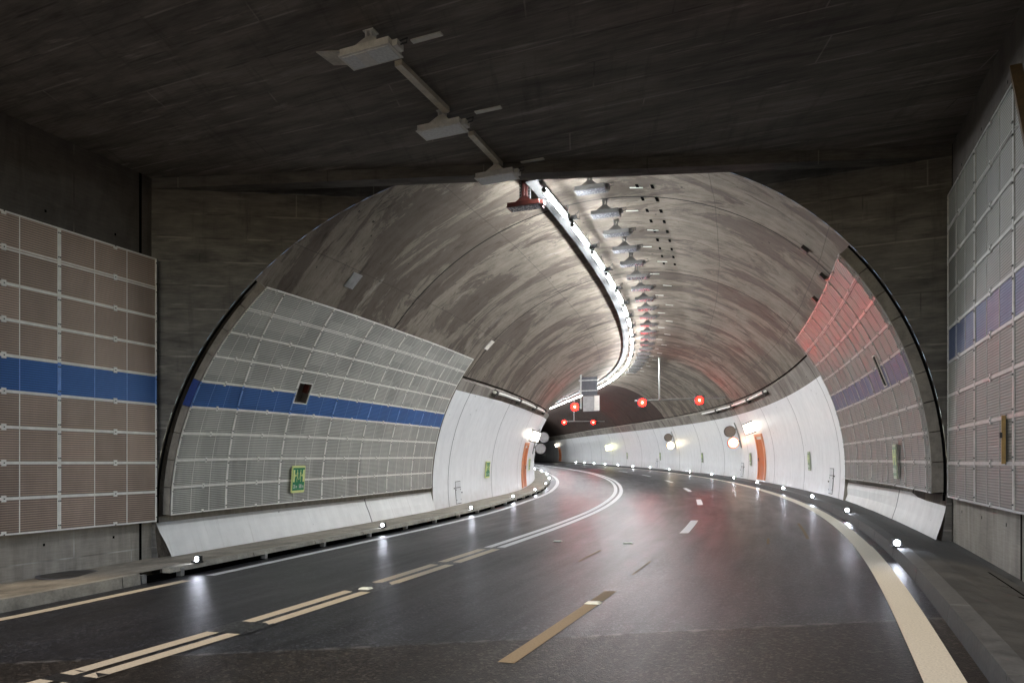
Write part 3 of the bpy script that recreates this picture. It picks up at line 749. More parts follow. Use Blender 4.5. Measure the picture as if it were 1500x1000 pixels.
PH0_L, PH0_R, STEP = -.007, -.034, .0783
RP = 6.13
def fnL(u, v, d):
    s = -4.29 - (RP-d)*cos(PH0_L + v/RP*(STEP*RP/.48)); h = HCN + (RP-d)*sin(PH0_L + v/RP*(STEP*RP/.48)); return pt(u, s, h)
def fnR(u, v, d):
    a = PH0_R + v/.48*STEP; return pt(u, -4.29 + (RP-d)*cos(a), HCN + (RP-d)*sin(a))
def fnL(u, v, d):
    a = PH0_L + v/.48*STEP; return pt(u, -4.29 - (RP-d)*cos(a), HCN + (RP-d)*sin(a))
# near edges follow the slanted portal: the first module is cut along it
TL0, WL = 8.42, 1.707
for k in range(7):
    u0 = TL0 + WL*k
    lab = '%s curved grey wall panel with blue stripe on the left wall inside the portal' % WORDS[k]
    nich = None
    if k == 1: nich = (11.62, 11.81, .48*4.45, .48*5.45)
    if k == 2: nich = (u0+.03, u0+.50, .48*4.55, .48*5.45); lab = 'third curved grey wall panel left inside the portal, with a square niche'
    if k == 1: nich = None
    a_edge = None
    if k == 0:
        # follow the headwall: station shifts with height
        def fn0(u, v, d, u0=u0):
            a = PH0_L + v/.48*STEP; t0_ = tstart(RP, a) + .06
            t = t0_ + (u-u0)/WL*(u0+WL-t0_); return pt(t, -4.29 - (RP-d)*cos(a), HCN + (RP-d)*sin(a))
        cladding(fn0, u0, WL, 9, .48, lab, 'curved panels on the left tunnel wall', M['sheet'])
    else: cladding(fnL, u0, WL, 9, .48, lab, 'curved panels on the left tunnel wall', M['sheet'], niche=nich)
TR_end = 21.25; WR = 1.675
for k in range(6):
    u1 = TR_end - WR*(5-k); u0 = u1 - WR
    lab = '%s curved perforated panel with blue stripe on the right wall inside the portal' % WORDS[k]
    nich = None
    if k == 2: nich = (u0+.30, u0+.52, .48*4.15, .48*5.45); lab = 'third curved panel right inside the portal, with a tall narrow niche'
    if k == 0:
        def fn1(u, v, d, u0=u0, u1=u1):
            a = PH0_R + v/.48*STEP; t0_ = tstart(RP, pi-a) + .06
            t = t0_ + (u-u0)/WR*(u1-t0_); return pt(t, -4.29 + (RP-d)*cos(a), HCN + (RP-d)*sin(a))
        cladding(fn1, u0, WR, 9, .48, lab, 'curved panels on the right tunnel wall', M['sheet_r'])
    else: cladding(fnR, u0, WR, 9, .48, lab, 'curved panels on the right tunnel wall', M['sheet_r'], niche=nich)

# edge plates closing the cladding towards the portal
for side in 'LR':
    f = (lambda q: q) if side == 'L' else (lambda q: pi - q)
    P0 = PH0_L if side == 'L' else PH0_R; off = .045
    root = empty('portal_edge_trim', bpt(tstart(RV, f(.3)), RV, f(.3)), 'curved dark edge trim with one blue plate beside the %s cladding at the portal' % ('left' if side == 'L' else 'right'), 'trim')
    for r in range(9):
        mb = MB(); n = 3
        for q in range(n):
            a0 = P0 + STEP*(r + (q)/n) + (.001 if q == 0 else 0); a1 = P0 + STEP*(r + (q+1)/n) - (.001 if q == n-1 else 0)
            c = []
            for dd_ in (off-.03, off):
                for (r_, a) in ((RV-.045, a0), (RP-.005, a0), (RP-.005, a1), (RV-.045, a1)):
                    t = tstart(RP, f(a)) + dd_; c.append(bpt(t, r_, f(a)))
            mb.hexa(c)
        mb.build('edge_plate', M['plate_b'] if (r == 4 and side == 'L') else M['plate'], root)
    mb = MB()
    arr = np.linspace(P0-.02, P0+9*STEP, 40)
    mb.grid([[bpt(tstart(RV, f(a))+.02, RV-.012, f(a)) for a in arr], [bpt(tstart(RV, f(a))+.02, RV-.045, f(a)) for a in arr], [bpt(tstart(RV, f(a))+off, RV-.045, f(a)) for a in arr]])
    mb.build('seal', M['dark'], root)

# flat cladding on the side walls of the entrance
LP0 = LC + WN*.15; RP0 = RC - WN*.10
def onwall(P, xpix):
    a = (xpix-750)/1000.; k = (a*P[1]-P[0])/(WD[0]-a*WD[1]); return k
kL = onwall(LP0, 229); zL = (LP0 + WD*kL)[1]; hL0 = -.0855*zL + CAMZ; rL = (.297+.0855)*zL/9
def fnEL(u, v, d): p = LP0 + WD*(kL-u) + WN*d; return (p[0], p[1], hL0 + v)
for k in range(4):
    cladding(lambda u, v, d: fnEL(-u, v, d), -WL*(k+1)-.0, WL, 9, rL, '%s flat brownish wall panel with blue stripe left of the portal, counted from the corner' % WORDS[k], 'flat panels on the left entrance wall', M['sheet_warm'])
kR = onwall(RP0, 1389); zR = (RP0 + WD*kR)[1]; hR0 = -.050*zR + CAMZ; rR = (.390+.050)*zR/9
def fnER(u, v, d): p = RP0 + WD*(kR+u) - WN*d; return (p[0], p[1], hR0 + v)
WRR = 1.72
for k in range(4):
    tp = None
    if k >= 2: tp = lambda u: 9*rR - 2.05*max(0, (-u - 2*WRR))
    if k == 3: break
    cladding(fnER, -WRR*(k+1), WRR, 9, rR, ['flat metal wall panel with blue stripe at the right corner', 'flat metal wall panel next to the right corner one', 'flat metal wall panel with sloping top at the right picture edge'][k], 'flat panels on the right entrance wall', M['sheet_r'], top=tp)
mb = MB()
a_, b_ = -2*WRR-.03, -2*WRR-.03-.9
mb.hexa([fnER(a_, 9*rR+.08, -.06), fnER(b_, 9*rR+.08-1.85, -.06), fnER(b_, 9*rR+.08-1.70, -.06), fnER(a_, 9*rR+.16, -.06), fnER(a_, 9*rR+.08, .05), fnER(b_, 9*rR+.08-1.85, .05), fnER(b_, 9*rR+.08-1.70, .05), fnER(a_, 9*rR+.16, .05)])
o = mb.build('timber_beam', M['ochre']); tag(o, 'brown sloping beam above the right hand wall panel', 'beam')

root = empty('panel_handle', fnER(-3.14, .78, .02), 'tall narrow ochre and black handle on the right entrance wall panels', 'handle')
for nm, x0, x1, y0, y1, d0, d1, mt in (('back_plate', -3.17, -3.135, .50, 1.06, .0, .012, 'black'), ('ochre_bar', -3.165, -3.145, .51, 1.05, .012, .05, 'ochre_paint'), ('catch', -3.175, -3.135, .80, .86, .045, .07, 'black')):
    mb = MB(); mb.hexa([fnER(x0, y0, d0), fnER(x1, y0, d0), fnER(x1, y1, d0), fnER(x0, y1, d0), fnER(x0, y0, d1), fnER(x1, y0, d1), fnER(x1, y1, d1), fnER(x0, y1, d1)]); mb.build(nm, M[mt], root)

# ------------------------------------------------------------ entrance hall: side walls, ceiling, beam, headwalls
ent = empty('tunnel_entrance', (0, 9, 0), 'dark flat roofed concrete entrance hall around the tunnel portal', 'tunnel entrance')
BACK = -11.0
def wallquad(mb, C, d0, d1, z0, z1, uo=0, flip=False):
    n = 12; P = []; U = []
    for i in range(n+1):
        k = d0 + (d1-d0)*i/n; p = C + WD*k
        P.append([(p[0], p[1], z0), (p[0], p[1], z1)]); U.append([(k+uo, z0), (k+uo, z1)])
    mb.grid(P, U, flip=flip)
zb_L = hL0 + .05; zb_R = hR0 + .05
mb = MB(); wallquad(mb, LC, BACK-4, 0.02, zb_L, ZC+.02); mb.build('left_wall', M['side'], ent)
mb = MB(); wallquad(mb, LC, BACK-4, 0.0, -.6, zb_L); mb.build('left_wall_base', M['base'], ent)
mb = MB(); wallquad(mb, RC, BACK-4, 0.02, zb_R, ZC+.02, flip=True); mb.build('right_wall', M['side'], ent)
mb = MB(); wallquad(mb, RC, BACK-4, 0.0, -.6, zb_R, flip=True); mb.build('right_wall_base', M['base'], ent)
# vertical expansion joints
mb = MB()
for C, k, sg, z0, z1 in ((LC, -.25, 1, -.6, ZC), (RC, -3.58, -1, -.3, zb_R), (RC, -.04, -1, -.3, ZC)):
    p = C + WD*k; q = C + WD*(k+.05); n = WN*sg*.004
    mb.quad([(p[0]+n[0], p[1]+n[1], z0), (q[0]+n[0], q[1]+n[1], z0), (q[0]+n[0], q[1]+n[1], z1), (p[0]+n[0], p[1]+n[1], z1)])
mb.build('expansion_joint', M['dark'], ent)
# tie holes
mb = MB()
rr_ = random.Random(3)
for C, sg, zz in ((LC, 1, (hL0-.22, hL0+9*rL+.25)), (RC, -1, (hR0-.2, hR0+9*rR+.3))):
    for k in np.arange(-.7, -9, -1.15):
        for z in zz:
            p = C + WD*(k+rr_.uniform(-.05, .05)) + WN*sg*.004; a = WD*.016
            mb.quad([(p[0]-a[0], p[1]-a[1], z-.02), (p[0]+a[0], p[1]+a[1], z-.02), (p[0]+a[0], p[1]+a[1], z+.02), (p[0]-a[0], p[1]-a[1], z+.02)])
mb.build('tie_holes', M['dark'], ent)
# ceiling slab, board joints run parallel to the beam
BD = (RC - LC)/np.linalg.norm(RC - LC)
A0 = LC + WD*BACK - BD*1.; A1 = RC + WD*BACK + BD*1.
EL_, ER_ = LC - BD*.6, RC + BD*.6
mb = MB(); n = 24; P = []; U = []
for i in range(n+1):
    q = i/n; row = []; ur = []
    for j in range(9):
        w_ = j/8
        p = (A0*(1-w_)+A1*w_)*(1-q) + (EL_*(1-w_)+ER_*w_)*q
        row.append((p[0], p[1], ZC)); ur.append((float(np.dot(p, BD)), float(np.dot(p, WD))))
    P.append(row); U.append(ur)
mb.grid(P, U, flip=False); mb.build('ceiling', M['ceil'], ent)
mb = MB(); c = []
for z in (ZC+.03, ZC+1.2): c += [(A0[0], A0[1], z), (A1[0], A1[1], z), (ER_[0]+WD[0]*.3, ER_[1]+WD[1]*.3, z), (EL_[0]+WD[0]*.3, EL_[1]+WD[1]*.3, z)]
c2 = [(v[0], v[1], v[2]+(.45 if i < 4 else 0)) for i, v in enumerate(c)]
mb.hexa(c2); mb.build('roof_slab', M['ceil'], ent)
mb = MB()                                        # slab closing the pocket between beam and headwall
cz = []
for z in (ZC+.5, ZC+.9):
    for x_, d_ in ((LC[0]-.6, -.4), (RC[0]+.6, -.4)): cz.append((x_, yH(x_)+d_, z))
xs_ = np.linspace(LC[0]-.6, RC[0]+.6, 15)
mb.grid([[(x, (EL_[1] + (ER_[1]-EL_[1])*(x-EL_[0])/(ER_[0]-EL_[0])), ZC+.49) for x in xs_], [(x, yH(x)+.25, ZC+.49) for x in xs_]])
mb.build('pocket_slab', M['ceil'], ent)
# beam at the end of the ceiling
mb = MB(); t_ = WD*.30; zb = ZC-.18
P = [[], [], []]; U = [[], [], []]
for j in range(13):
    p = EL_*(1-j/12) + ER_*(j/12); u = float(np.dot(p, BD)); q = p + t_
    P[0].append((p[0], p[1], ZC+.01)); P[1].append((p[0], p[1], zb)); P[2].append((q[0], q[1], zb))
    U[0].append((u, 0)); U[1].append((u, .2)); U[2].append((u, .5))
mb.grid(P, U)
mb.quad([(P[2][0]), (P[2][-1]), (P[2][-1][0], P[2][-1][1], ZC+.5), (P[2][0][0], P[2][0][1], ZC+.5)])
mb.build('beam', M['head'], ent)
# headwall with the arch cut out
mb = MB(); P = []; U = []
def edge_pt(q):  # q in 0..1 over left side, top, right side
    pass
npi = 96; ZT = ZC+.5
phis = np.linspace(-.2, pi+.2, npi+1)
for ph in phis:
    t = tstart(RV, ph); a = bpt(t, RV, ph)
    # outward direction in the wall's own plane
    s, h = bore(t, RV, ph)
    dx, dz = -cos(ph), sin(ph)
    xl, xr = LC[0]-.1, RC[0]+.1
    ks = []
    if dx < -1e-6: ks.append((xl - a[0])/dx)
    if dx > 1e-6: ks.append((xr - a[0])/dx)
    if dz > 1e-6: ks.append((ZT - a[2])/dz)
    kk = max(.02, min(k for k in ks if k > -.5)) if ks else .02
    row = []; ur = []
    for q in np.linspace(0, 1, 9):
        x = a[0] + dx*kk*q; z = a[2] + dz*kk*q; row.append((x, yH(x) if q else a[1], z)); ur.append((x*1.03, z))
    P.append(row); U.append(ur)
mb.grid(P, U, flip=True)
# fill beside the springing down to the ground
for side in (0, -1):
    a = P[side][0]; x = LC[0]-.1 if side == 0 else RC[0]+.1
    for z0, z1 in ((-.8, a[2]),):
        mb.quad([(a[0], a[1], z0), (x, yH(x), z0), (x, yH(x), z1), (a[0], a[1], z1)], [(a[0], z0), (x, z0), (x, z1), (a[0], z1)])
mb.build('headwall', M['head'], ent)
for side in 'LR':   # brown strip of headwall between the corner and the toe of the plinth
    sg = -1 if side == 'L' else 1
    mb = MB(); C = LC if side == 'L' else RC
    x0 = C[0]; x1 = C[0] - sg*.62
    yy0, yy1 = yH(x0)+.012, yH(x1)+.012
# ------------------------------------------------------------ ceiling lamps of the entrance
def flood_mesh(name, root, body, glass, post_h, cover=False):
    """local frame: x across the road, y along it, origin at the ceiling fixing"""
    zb_ = -post_h
    q_ = .86 if body is M['lampgrey'] else 1.
    mb = MB(); mb.box(-.33*q_, .33, -.14, .14, zb_-.085, zb_-.005); mb.box(-.345*q_, .345, -.155, .155, zb_-.095, zb_-.083); mb.box(.335, .40, -.07, .07, zb_-.08, zb_-.01)
    mb.build('housing', body, root, origin=(0, 0, 0))
    mb = MB(); mb.box(-.31*q_, .31, -.125, .125, zb_-.102, zb_-.0955); mb.build('glass', glass, root, origin=(0, 0, 0))
    mb = MB(); n = len(mb.v)
    for y0, y1 in ((-.115, -.105), (.105, .115)):
        mb.hexa([(-.17, y0, zb_), (.17, y0, zb_), (.17, y1, zb_), (-.17, y1, zb_), (-.04, y0*.35, zb_+.13), (.04, y0*.35, zb_+.13), (.04, y1*.35, zb_+.13), (-.04, y1*.35, zb_+.13)])
    mb.box(-.045, -.02, -.05, .05, zb_+.12, 0); mb.box(.02, .045, -.05, .05, zb_+.12, 0)
    mb.box(-.07, .07, -.06, .06, -.012, 0)
    mb.build('bracket', body, root, origin=(0, 0, 0))
    mb = MB(); mb.tube([(.38, 0, zb_-.04), (.47, .02, zb_-.02), (.46, .05, zb_+.05), (.3, .06, zb_+.04)], .009, 6); mb.build('cable', M['black'], root, origin=(0, 0, 0))
    if cover:
        mb = MB(); mb.box(-.14, .02, -.127, .127, zb_-.107, zb_-.1023); mb.build('cover_plate', M['lamppale'], root, origin=(0, 0, 0))
lamp_spots = [((543, 47), 'with a pale cover plate, nearest to the camera'), ((648, 163), 'middle one of three under the flat ceiling'), ((728, 236), 'right at the ceiling edge beam')]
def ceil_at(px, py, z=4.99): Y = z*1000/(677-py); return ((px-750)/1000*Y, Y, z + CAMZ)
for i, (q, lab) in enumerate(lamp_spots):
    root = empty('floodlight', ceil_at(*q), 'unlit grey floodlight ' + lab, 'ceiling lamp', 'unlit floodlights on the ceiling', rz=-TW)
    flood_mesh('f', root, M['lampceil'], M['lampglassc'], .20, cover=(i == 0))
for i, (q0, q1) in enumerate((((583, 88), (654, 158)), ((690, 192), (733, 238)))):
    a = np.array(ceil_at(*q0)); b = np.array(ceil_at(*q1)); d = (b-a)/np.linalg.norm(b-a); n_ = np.array((d[1], -d[0], 0))
    mb = MB(); c = []
    for z in (-.07, -.002): c += [a - n_*.05 + (0, 0, z), a + n_*.05 + (0, 0, z), b + n_*.05 + (0, 0, z), b - n_*.05 + (0, 0, z)]
    mb.hexa([tuple(v) for v in c]); o = mb.build('cable_trunking', M['conduit']); tag(o, '%s grey cable trunking on the dark ceiling between two floodlights' % ('longer, nearer' if i == 0 else 'shorter, farther'), 'cable trunking', 'trunking between the ceiling floodlights')
for i, (x, y) in enumerate(((625, 54), (715, 160), (780, 234.5))):
    a = np.array(ceil_at(x, y)); mb = MB(); u_ = np.array((cos(TW), -sin(TW), 0)); w_ = np.array((sin(TW), cos(TW), 0)); c = []
    for z in (-.02, -.002): c += [a - u_*.2 - w_*.035 + (0, 0, z), a + u_*.2 - w_*.035 + (0, 0, z), a + u_*.2 + w_*.035 + (0, 0, z), a - u_*.2 + w_*.035 + (0, 0, z)]
    mb.hexa([tuple(v) for v in c]); o = mb.build('marker_strip', M['frame']); tag(o, 'narrow white strip on the dark ceiling right of the %s floodlight' % ('nearest', 'middle', 'farthest')[i], 'marker strip', 'white strips on the ceiling')
mb = MB(); ps = [ceil_at(*q, z=4.984) for q in ((463, 76), (520, 73), (545, 93), (489, 95))]
mb.hexa([tuple(np.array(p)-(0, 0, .01)) for p in ps] + [tuple(np.array(p)+(0, 0, .004)) for p in ps]); o = mb.build('repair_patch', M['patch']); tag(o, 'pale mortar patch on the dark ceiling beside the nearest floodlight', 'mortar patch')

# ------------------------------------------------------------ the row of lit tubes, tray and floodlights on the vault
tray = empty('cable_tray', pt(12.4, -4.85, 6.85), 'grey steel cable tray following the lit tubes along the crown', 'cable tray')
TT_ = np.concatenate([[12.45], np.arange(13, 120, 1.)])
mb = MB()
mb.grid([[pt(t, -5.00, 6.99) for t in TT_], [pt(t, -5.00, 6.93) for t in TT_], [pt(t, -4.76, 6.93) for t in TT_], [pt(t, -4.76, 6.99) for t in TT_]], flip=False)
mb.grid([[pt(t, -4.99, 6.98) for t in TT_], [pt(t, -4.99, 6.937) for t in TT_], [pt(t, -4.77, 6.937) for t in TT_], [pt(t, -4.77, 6.98) for t in TT_]], flip=True)
mb.build('tray', M['traysteel'], tray)
for k in range(40):
    t = 12.7 + 2.2*k; mb = MB(); top_ = 7.27 - .19*smooth(20.5, 36, t)
    mb.tube([pt(t, -4.96, 6.98), pt(t, -4.96, top_-.06)], .012, 5); mb.tube([pt(t, -4.78, 6.98), pt(t, -4.78, top_-.01)], .012, 5)
    mb.build('hanger', M['steel'], tray)
def make_tube(first=None):
    root = empty('tube_lamp', (0, 0, 0), 'x', 'tube lamp', 'lit tube lamps along the tunnel crown')
    mb = MB(); mb.tube([(0, -.72, 0), (0, -.035, 0)], .040, 10); mb.tube([(0, .035, 0), (0, .72, 0)], .040, 10); mb.build('tube', M['tube'], root, sm=True, origin=(0, 0, 0))
    mb = MB(); mb.box(-.028, .028, -.98, .98, .046, .10); mb.tube([(0, -.79, 0), (0, -.72, 0)], .045, 8); mb.tube([(0, .72, 0), (0, .79, 0)], .045, 8); mb.tube([(0, -.035, 0), (0, .035, 0)], .045, 8)
    mb.build('holder', M['lampgrey'], root, origin=(0, 0, 0))
    mb = MB(); rj = random.Random(5)
    for q in range(4): mb.tube([(0, 1.0, 0), (.05+.05*q, 1.05+rj.uniform(-.1, .1), .05), (.1+.03*q, 1.1, .12+.03*q)], .012, 5)
    mb.box(.04, .15, 1.02, 1.13, .03, .10)
    mb.build('wiring', M['black'], root, origin=(0, 0, 0))
    return root
def copy_tree(o):
    c = o.copy(); COL.objects.link(c)
    for ch in o.children:
        d = ch.copy(); COL.objects.link(d); d.parent = c
    return c
kids = {}
tube0 = make_tube()
for k in range(42):
    t = 13.2 + 2.2*k
    o = tube0 if k == 0 else copy_tree(tube0)
    o.location = pt(t, -4.60, 6.68)
    slope = float(np.interp(t, _T, np.concatenate([_B*0+_g[0], _g])))
    o.rotation_euler = (math.atan(slope), 0, -heading(t))
    o['label'] = '%s lit white tube lamp of the crown row, counted from the portal' % WORDS[k]
# unlit floodlights right of the tubes
fl0 = empty('floodlight', (0, 0, 0), 'x', 'ceiling lamp', 'unlit floodlights on the tunnel vault'); flood_mesh('f', fl0, M['lampgrey'], M['lampglass'], .25)
sp = [13.45, 14.95, 16.4, 17.8, 19.2] + [19.2 + 1.5*k for k in range(1, 18)]
for k, t in enumerate(sp):
    o = fl0 if k == 0 else copy_tree(fl0)
    o.location = pt(t, -3.95, 7.24 - .19*smooth(20.5, 36, t)); o.rotation_euler = (0, 0, -heading(t))
    o['label'] = '%s unlit floodlight bracketed to the vault right of the tubes' % WORDS[k]
# the one on slotted posts behind the beam, red light put into its colour
p_ = pt(12.75, -5.10, 7.22)
root = empty('floodlight', p_, 'unlit floodlight with red light in its colour, hanging on two slotted posts', 'ceiling lamp', None, rz=-heading(12.75))
flood_mesh('f', root, M['red'], M['lampglass'], .58)
mb = MB(); mb.box(-.11, -.07, -.03, .03, -.5, .0); mb.box(.07, .11, -.03, .03, -.5, .0); mb.build('slotted_post', M['bolt'], root, origin=(0, 0, 0))
mb = MB()
for q in range(8):
    for x in (-.09, .09): mb.box(x-.007, x+.007, -.034, -.0305, -.47+q*.058, -.445+q*.058)
mb.build('slots', M['steel'], root, origin=(0, 0, 0))
a = pt(12.55, -4.6, 7.2)
mb = MB(); mb.tube([pt(12.5, -4.55, 7.13), pt(12.6, -4.2, 7.08), pt(12.65, -3.9, 7.14), pt(12.6, -3.5, 7.12)], .016, 6); tag(mb.build('yellow_cable', M['yellow'], sm=True), 'yellow cable strung under the vault just behind the beam', 'cable')

# ------------------------------------------------------------ kerb lights
def make_stud():
    root = empty('kerb_light', (0, 0, 0), 'x', 'kerb light', 'white marker lights along the kerbs')
    mb = MB(); mb.box(-.07, .07, -.06, .06, 0, .03); mb.box(-.055, .055, -.01, .055, .03, .112); mb.box(-.04, .04, -.03, -.01, .108, .114); mb.build('housing', M['bolt'], root, origin=(0, 0, 0))
    mb = MB(); mb.disc((0, -.013, .062), (0, 1, 0), .035, 16, .006); mb.build('lens', M['stud'], root, origin=(0, 0, 0))
    return root
st0 = make_stud(); n = 0
for side, ts in (('right', [10.2 + 5.68*k for k in range(16)]), ('left', [8.0, 14.1] + [20.4 + 5.9*k for k in range(10)])):
    for k, t in enumerate(ts):
        o = st0 if n == 0 else copy_tree(st0); n += 1
        s = KR+.03 if side == 'right' else KL-.05
        o.location = pt(t, s, .157)
        # the lens looks back at the driver
        o.rotation_euler = (0, 0, -heading(t) + (.12 if side == 'right' else -.1))
        o['label'] = '%s bright white kerb light on the %s kerb, counted from the camera' % (WORDS[k], side)

# ------------------------------------------------------------ lane signals
def signal(t, s, h, root, glow=True, r=.10):
    c = np.array(pt(t, s, h)); a = heading(t); f_ = np.array((sin(a), cos(a), 0)); x_ = np.array((cos(a), -sin(a), 0))
    mb = MB(); cc = []
    for z in (-.2, .2): cc += [c - x_*.24 + f_*.02 + (0, 0, z*1.2), c + x_*.24 + f_*.02 + (0, 0, z*1.2), c + x_*.24 + f_*.2 + (0, 0, z*1.2), c - x_*.24 + f_*.2 + (0, 0, z*1.2)]
    mb.hexa([tuple(v) for v in cc]); mb.build('signal_box', M['signdark'], root)
    mb = MB(); mb.disc(c + f_*.01, f_, r*2.1, 20, .02); mb.build('signal_lens', M['redsig'], root)
    mb = MB(); mb.disc(c - f_*.006, f_, r*.55, 16, .02); mb.build('signal_core', M['redhot'], root)
    if glow:  # red spots added at the signals, the strongest washes the right wall panels
        L = bpy.data.lights.new('red_wash_spot', 'SPOT'); L.color = (1, .06, .03); L.energy = 420 if s > -2 else 5; L.spot_size = radians(17 if s > -2 else 34); L.spot_blend = 1.; L.shadow_soft_size = r
        lo = bpy.data.objects.new('red_wash_spot', L); COL.objects.link(lo); lo.location = tuple(c - f_*.05); tgt = np.array((5.9, 14.2, 6.2)) if s > -2 else (np.array((-3.0, 15., 5.5)) if s < -6 else np.array((2.0, 10., .0))); dv = tgt - c; lo.rotation_euler = (math.acos(-dv[2]/np.linalg.norm(dv)), 0, math.atan2(-dv[0], dv[1])) 
def gantry(t, poles, bar, sigs, h, label):
    root = empty('lane_signal_gantry', pt(t, poles, h), label, 'lane signal')
    mb = MB(); mb.tube([pt(t, poles, h+.12), pt(t, poles, 7.4)], .05, 8); mb.build('pole', M['steel'], root, sm=True)
    mb = MB(); mb.tube([pt(t, s_, h+.12) for s_ in np.linspace(bar[0], bar[1], 4)], .05, 8); mb.build('crossbar', M['steel'], root, sm=True)
    for s_ in sigs: signal(t-.25, s_, h, root, glow=(t < 50))
    return root
gantry(39.3, -2.85, (-4.2, .7), (-3.8, -.72), 4.48, 'T shaped gantry with two red lane signals over the right lanes')
gantry(74., -3.35, (-4.6, -.1), (-4.45, -1.35), 4.7, 'distant T shaped gantry with two red lane signals')
# hanging sign box with its back to us and the third signal
t = 40.; root = empty('hanging_sign', pt(t, -7.0, 6.), 'dark panel above a grey box sign hanging from the vault, one red signal beside it', 'hanging sign')
def upbox(nm, s0, s1, h0, h1, dt, mat, t=t):
    mb = MB(); c = []
    for hh in (h0, h1): c += [pt(t-dt, s0, hh), pt(t-dt, s1, hh), pt(t+dt, s1, hh), pt(t+dt, s0, hh)]
    mb.hexa(c); return mb.build(nm, mat, root)
upbox('pole', -7.22, -7.13, 4.3, 6.75, .05, M['steel'])
upbox('dark_panel', -7.12, -6.25, 5.05, 6.1, .06, M['signdark']); upbox('crosspiece', -7.3, -6.22, 5.88, 5.94, .08, M['steel']); upbox('crosspiece', -7.3, -6.22, 5.30, 5.35, .08, M['steel'])
upbox('box_sign', -7.05, -6.15, 4.15, 5.0, .18, M['boxsign']); upbox('box_side', -6.42, -6.13, 4.18, 5.02, .20, M['frame'])
signal(t-.3, -7.52, 4.42, root)

# ------------------------------------------------------------ round signs on the walls
def discpair(side, t, lit, label, back=False):
    f = (lambda q: q) if side == 'L' else (lambda q: pi - q)
    root = empty('round_signs', bpt(t, RW, f(.2)), label, 'round signs', 'pairs of round variable signs')
    a = heading(t); fv = np.array((sin(a), cos(a), 0.))
    for j, (ang, on) in enumerate(((.335, False), (.215, lit))):
        c = np.array(bpt(t, RW-.42, f(ang)))
        mb = MB(); mb.disc(c, fv, .315, 28, .14); mb.build('disc', M['rim'], root)
        mb = MB(); mb.disc(c - fv*.075, fv, .29, 28, .01)
        if on:
            mb.build('lit_face', M['redring'] if on == 2 else M['warm'], root)
            mb = MB(); mb.disc(c - fv*.082, fv, .235, 24, .01); mb.build('lit_centre', M['warm'], root)
        else: mb.build('face', M['discg'] if side == 'R' else M['boxsign'], root)
        mb = MB(); mb.tube([bpt(t, RW+.02, f(ang)), tuple(c)], .028, 6); mb.build('arm', M['rim'], root)
    mb = MB(); mb.tube([bpt(t, RW-.02, f(q)) for q in (.15, .27, .40)], .035, 6); mb.build('wall_rail', M['steel'], root)
discpair('R', 40.1, 2, 'pair of round signs beside the right orange door, the lower lit with red ring')
discpair('R', 56.3, 1, 'pair of round signs farther along the right wall, the lower glowing warm white')
discpair('L', 40.3, 0, 'pair of round grey unlit signs on the left wall by the bend')
root = empty('lit_wall_sign', bpt(78., RW-.3, pi-.2), 'small yellowish lit box sign far along the right wall', 'lit sign')
mb = MB(); c = []
for dt in (-.08, .08): c += [bpt(78+dt, RW-.1, pi-.15), bpt(78+dt, RW-.72, pi-.15), bpt(78+dt, RW-.72, pi-.26), bpt(78+dt, RW-.1, pi-.26)]
mb.hexa(c); mb.build('light_box', M['yellowbox'], root)
mb = MB(); mb.tube([bpt(78, RW, pi-.27), bpt(78, RW-.7, pi-.27)], .03, 6); mb.build('bracket', M['rim'], root)

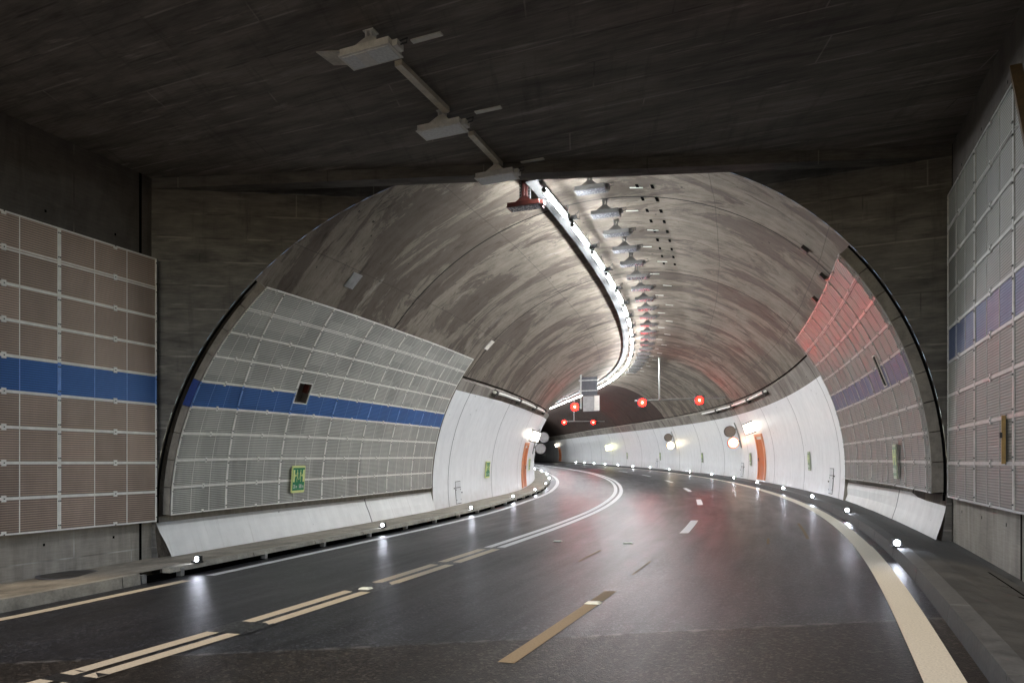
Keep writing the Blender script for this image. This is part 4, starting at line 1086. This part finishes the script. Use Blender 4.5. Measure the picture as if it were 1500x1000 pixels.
# ------------------------------------------------------------ escape route signs
def text_mesh(body, size, extr=.001):
    cu = bpy.data.curves.new('t', 'FONT'); cu.body = body; cu.size = size; cu.extrude = extr; cu.align_x = 'CENTER'
    o = bpy.data.objects.new('t', cu); COL.objects.link(o); dg = bpy.context.evaluated_depsgraph_get(); dg.update()
    me = bpy.data.meshes.new_from_object(o.evaluated_get(dg)); vs = [v.co[:] for v in me.vertices]; fs = [tuple(p.vertices) for p in me.polygons]
    bpy.data.objects.remove(o); bpy.data.curves.remove(cu); bpy.data.meshes.remove(me); return vs, fs
def sign_parts(root, fn, W, H, left, right, pale=False):
    """fn(x, y, d): x right as seen by the reader, y up"""
    def bx(mb, x0, x1, y0, y1, d0, d1): mb.hexa([fn(x0, y0, d0), fn(x1, y0, d0), fn(x1, y1, d0), fn(x0, y1, d0), fn(x0, y0, d1), fn(x1, y0, d1), fn(x1, y1, d1), fn(x0, y1, d1)])
    mb = MB(); r = W*.07
    pts = []
    for cx, cy, a0 in ((W/2-r, H/2-r, 0), (-W/2+r, H/2-r, pi/2), (-W/2+r, -H/2+r, pi), (W/2-r, -H/2+r, 1.5*pi)):
        pts += [(cx + r*cos(a0+q*pi/8), cy + r*sin(a0+q*pi/8)) for q in range(5)]
    mb.quad([fn(x, y, .02) for x, y in pts]); 
    n = len(pts)
    for i in range(n): mb.quad([fn(*pts[i], .02), fn(*pts[i], -.005), fn(*pts[(i+1) % n], -.005), fn(*pts[(i+1) % n], .02)])
    mb.build('board', M['signpale'] if pale else M['lumi'], root)
    mb = MB(); bx(mb, -W*.45, W*.45, -H*.41, H*.42, .0205, .023); mb.build('green_field', M['paleg'] if pale else M['green'], root)
    mb = MB()
    for sg in (-1, 1):
        bx(mb, *sorted((sg*W*.43, sg*W*.31)), -H*.10, H*.35, .0235, .026)       # doors
        bx(mb, *sorted((sg*W*.29, sg*W*.18)), H*.115, H*.165, .0235, .026)      # arrow shaft
        mb.quad([fn(sg*W*.30, H*.14, .0262), fn(sg*W*.235, H*.22, .0262), fn(sg*W*.235, H*.06, .0262)])
        # running figure: head, trunk, arms, legs
        mb.quad([fn(sg*(W*.13+.028*W*cos(q)*1.2), H*.32+.03*H*sin(q), .0262) for q in np.linspace(0, 2*pi, 9)[:-1]])
        for (x0, y0, x1, y1, w) in ((.12, .28, .10, .10, .030), (.12, .26, .19, .20, .013), (.11, .24, .045, .20, .013), (.10, .10, .15, .0, .017), (.15, .0, .14, -.10, .014), (.10, .10, .05, .02, .017), (.05, .02, .02, -.02, .014)):
            mb.quad([fn(sg*W*(x0-w), H*y0, .0264), fn(sg*W*(x0+w), H*y0, .0264), fn(sg*W*(x1+w), H*y1, .0264), fn(sg*W*(x1-w), H*y1, .0264)])
    mb.build('pictogram', M['lumi'], root)
    mb = MB()
    for txt, cx in ((left, -W*.24), (right, W*.22)):
        vs, fs = text_mesh(txt, H*.20)
        n0 = len(mb.v); mb.v += [fn(cx + v[0]*.62, -H*.33 + v[1], .024+v[2]) for v in vs]
        for f_ in fs: mb.f.append(tuple(n0+i for i in f_)); mb.m.append(0); mb.uv += [(0, 0)]*len(f_)
    mb.build('lettering', M['signwhite'], root)
def wall_sign(side, t, label, W=.42, H=.62, ang=.07, left='20 m', right='580 m', pale=False):
    root = empty('escape_sign', bpt(t, RW-.06, ang if side == 'L' else pi-ang), label, 'escape sign', 'escape route signs on the tunnel walls')
    ph = ang if side == 'L' else pi - ang; sg = 1 if side == 'L' else -1
    c0_ = np.array(bpt(t, RW-.045, ph)); X_ = (np.array(bpt(t+.1, RW-.045, ph)) - np.array(bpt(t-.1, RW-.045, ph)))/.2*sg
    Y_ = (np.array(bpt(t, RW-.045, ph+.02*sg)) - np.array(bpt(t, RW-.045, ph-.02*sg))); Y_ /= np.linalg.norm(Y_)
    N_ = np.array(bpt(t, RW-1.045, ph)) - c0_
    fn = lambda x, y, d: tuple(c0_ + X_*x + Y_*y + N_*d)
    sign_parts(root, fn, W, H, left, right, pale)
wall_sign('L', 12.48, 'green escape sign reading 20 m and 580 m on the left curved panels', W=.50, H=.60, ang=.075)
wall_sign('L', 26.8, 'green escape sign on the left white wall', W=.62, H=.66, ang=.06, left='10 m', right='590 m')
wall_sign('L', 38.2, 'narrow looking escape sign on the left white wall past the orange door', W=.62, H=.66, ang=.06, left='10 m', right='600 m')
wall_sign('R', 15.2, 'pale escape sign on the right curved perforated panels', W=.30, H=.68, ang=.045, left='580 m', right='20 m', pale=True)
for k, t in enumerate((26.6, 38.2, 49.6, 60.9, 71.9)):
    wall_sign('R', t, 'pale green escape sign, %s on the right white wall counted from the panels' % WORDS[k], W=.30, H=.68, ang=.045, left='%d m' % (570-12*k), right='%d m' % (30+12*k), pale=True)
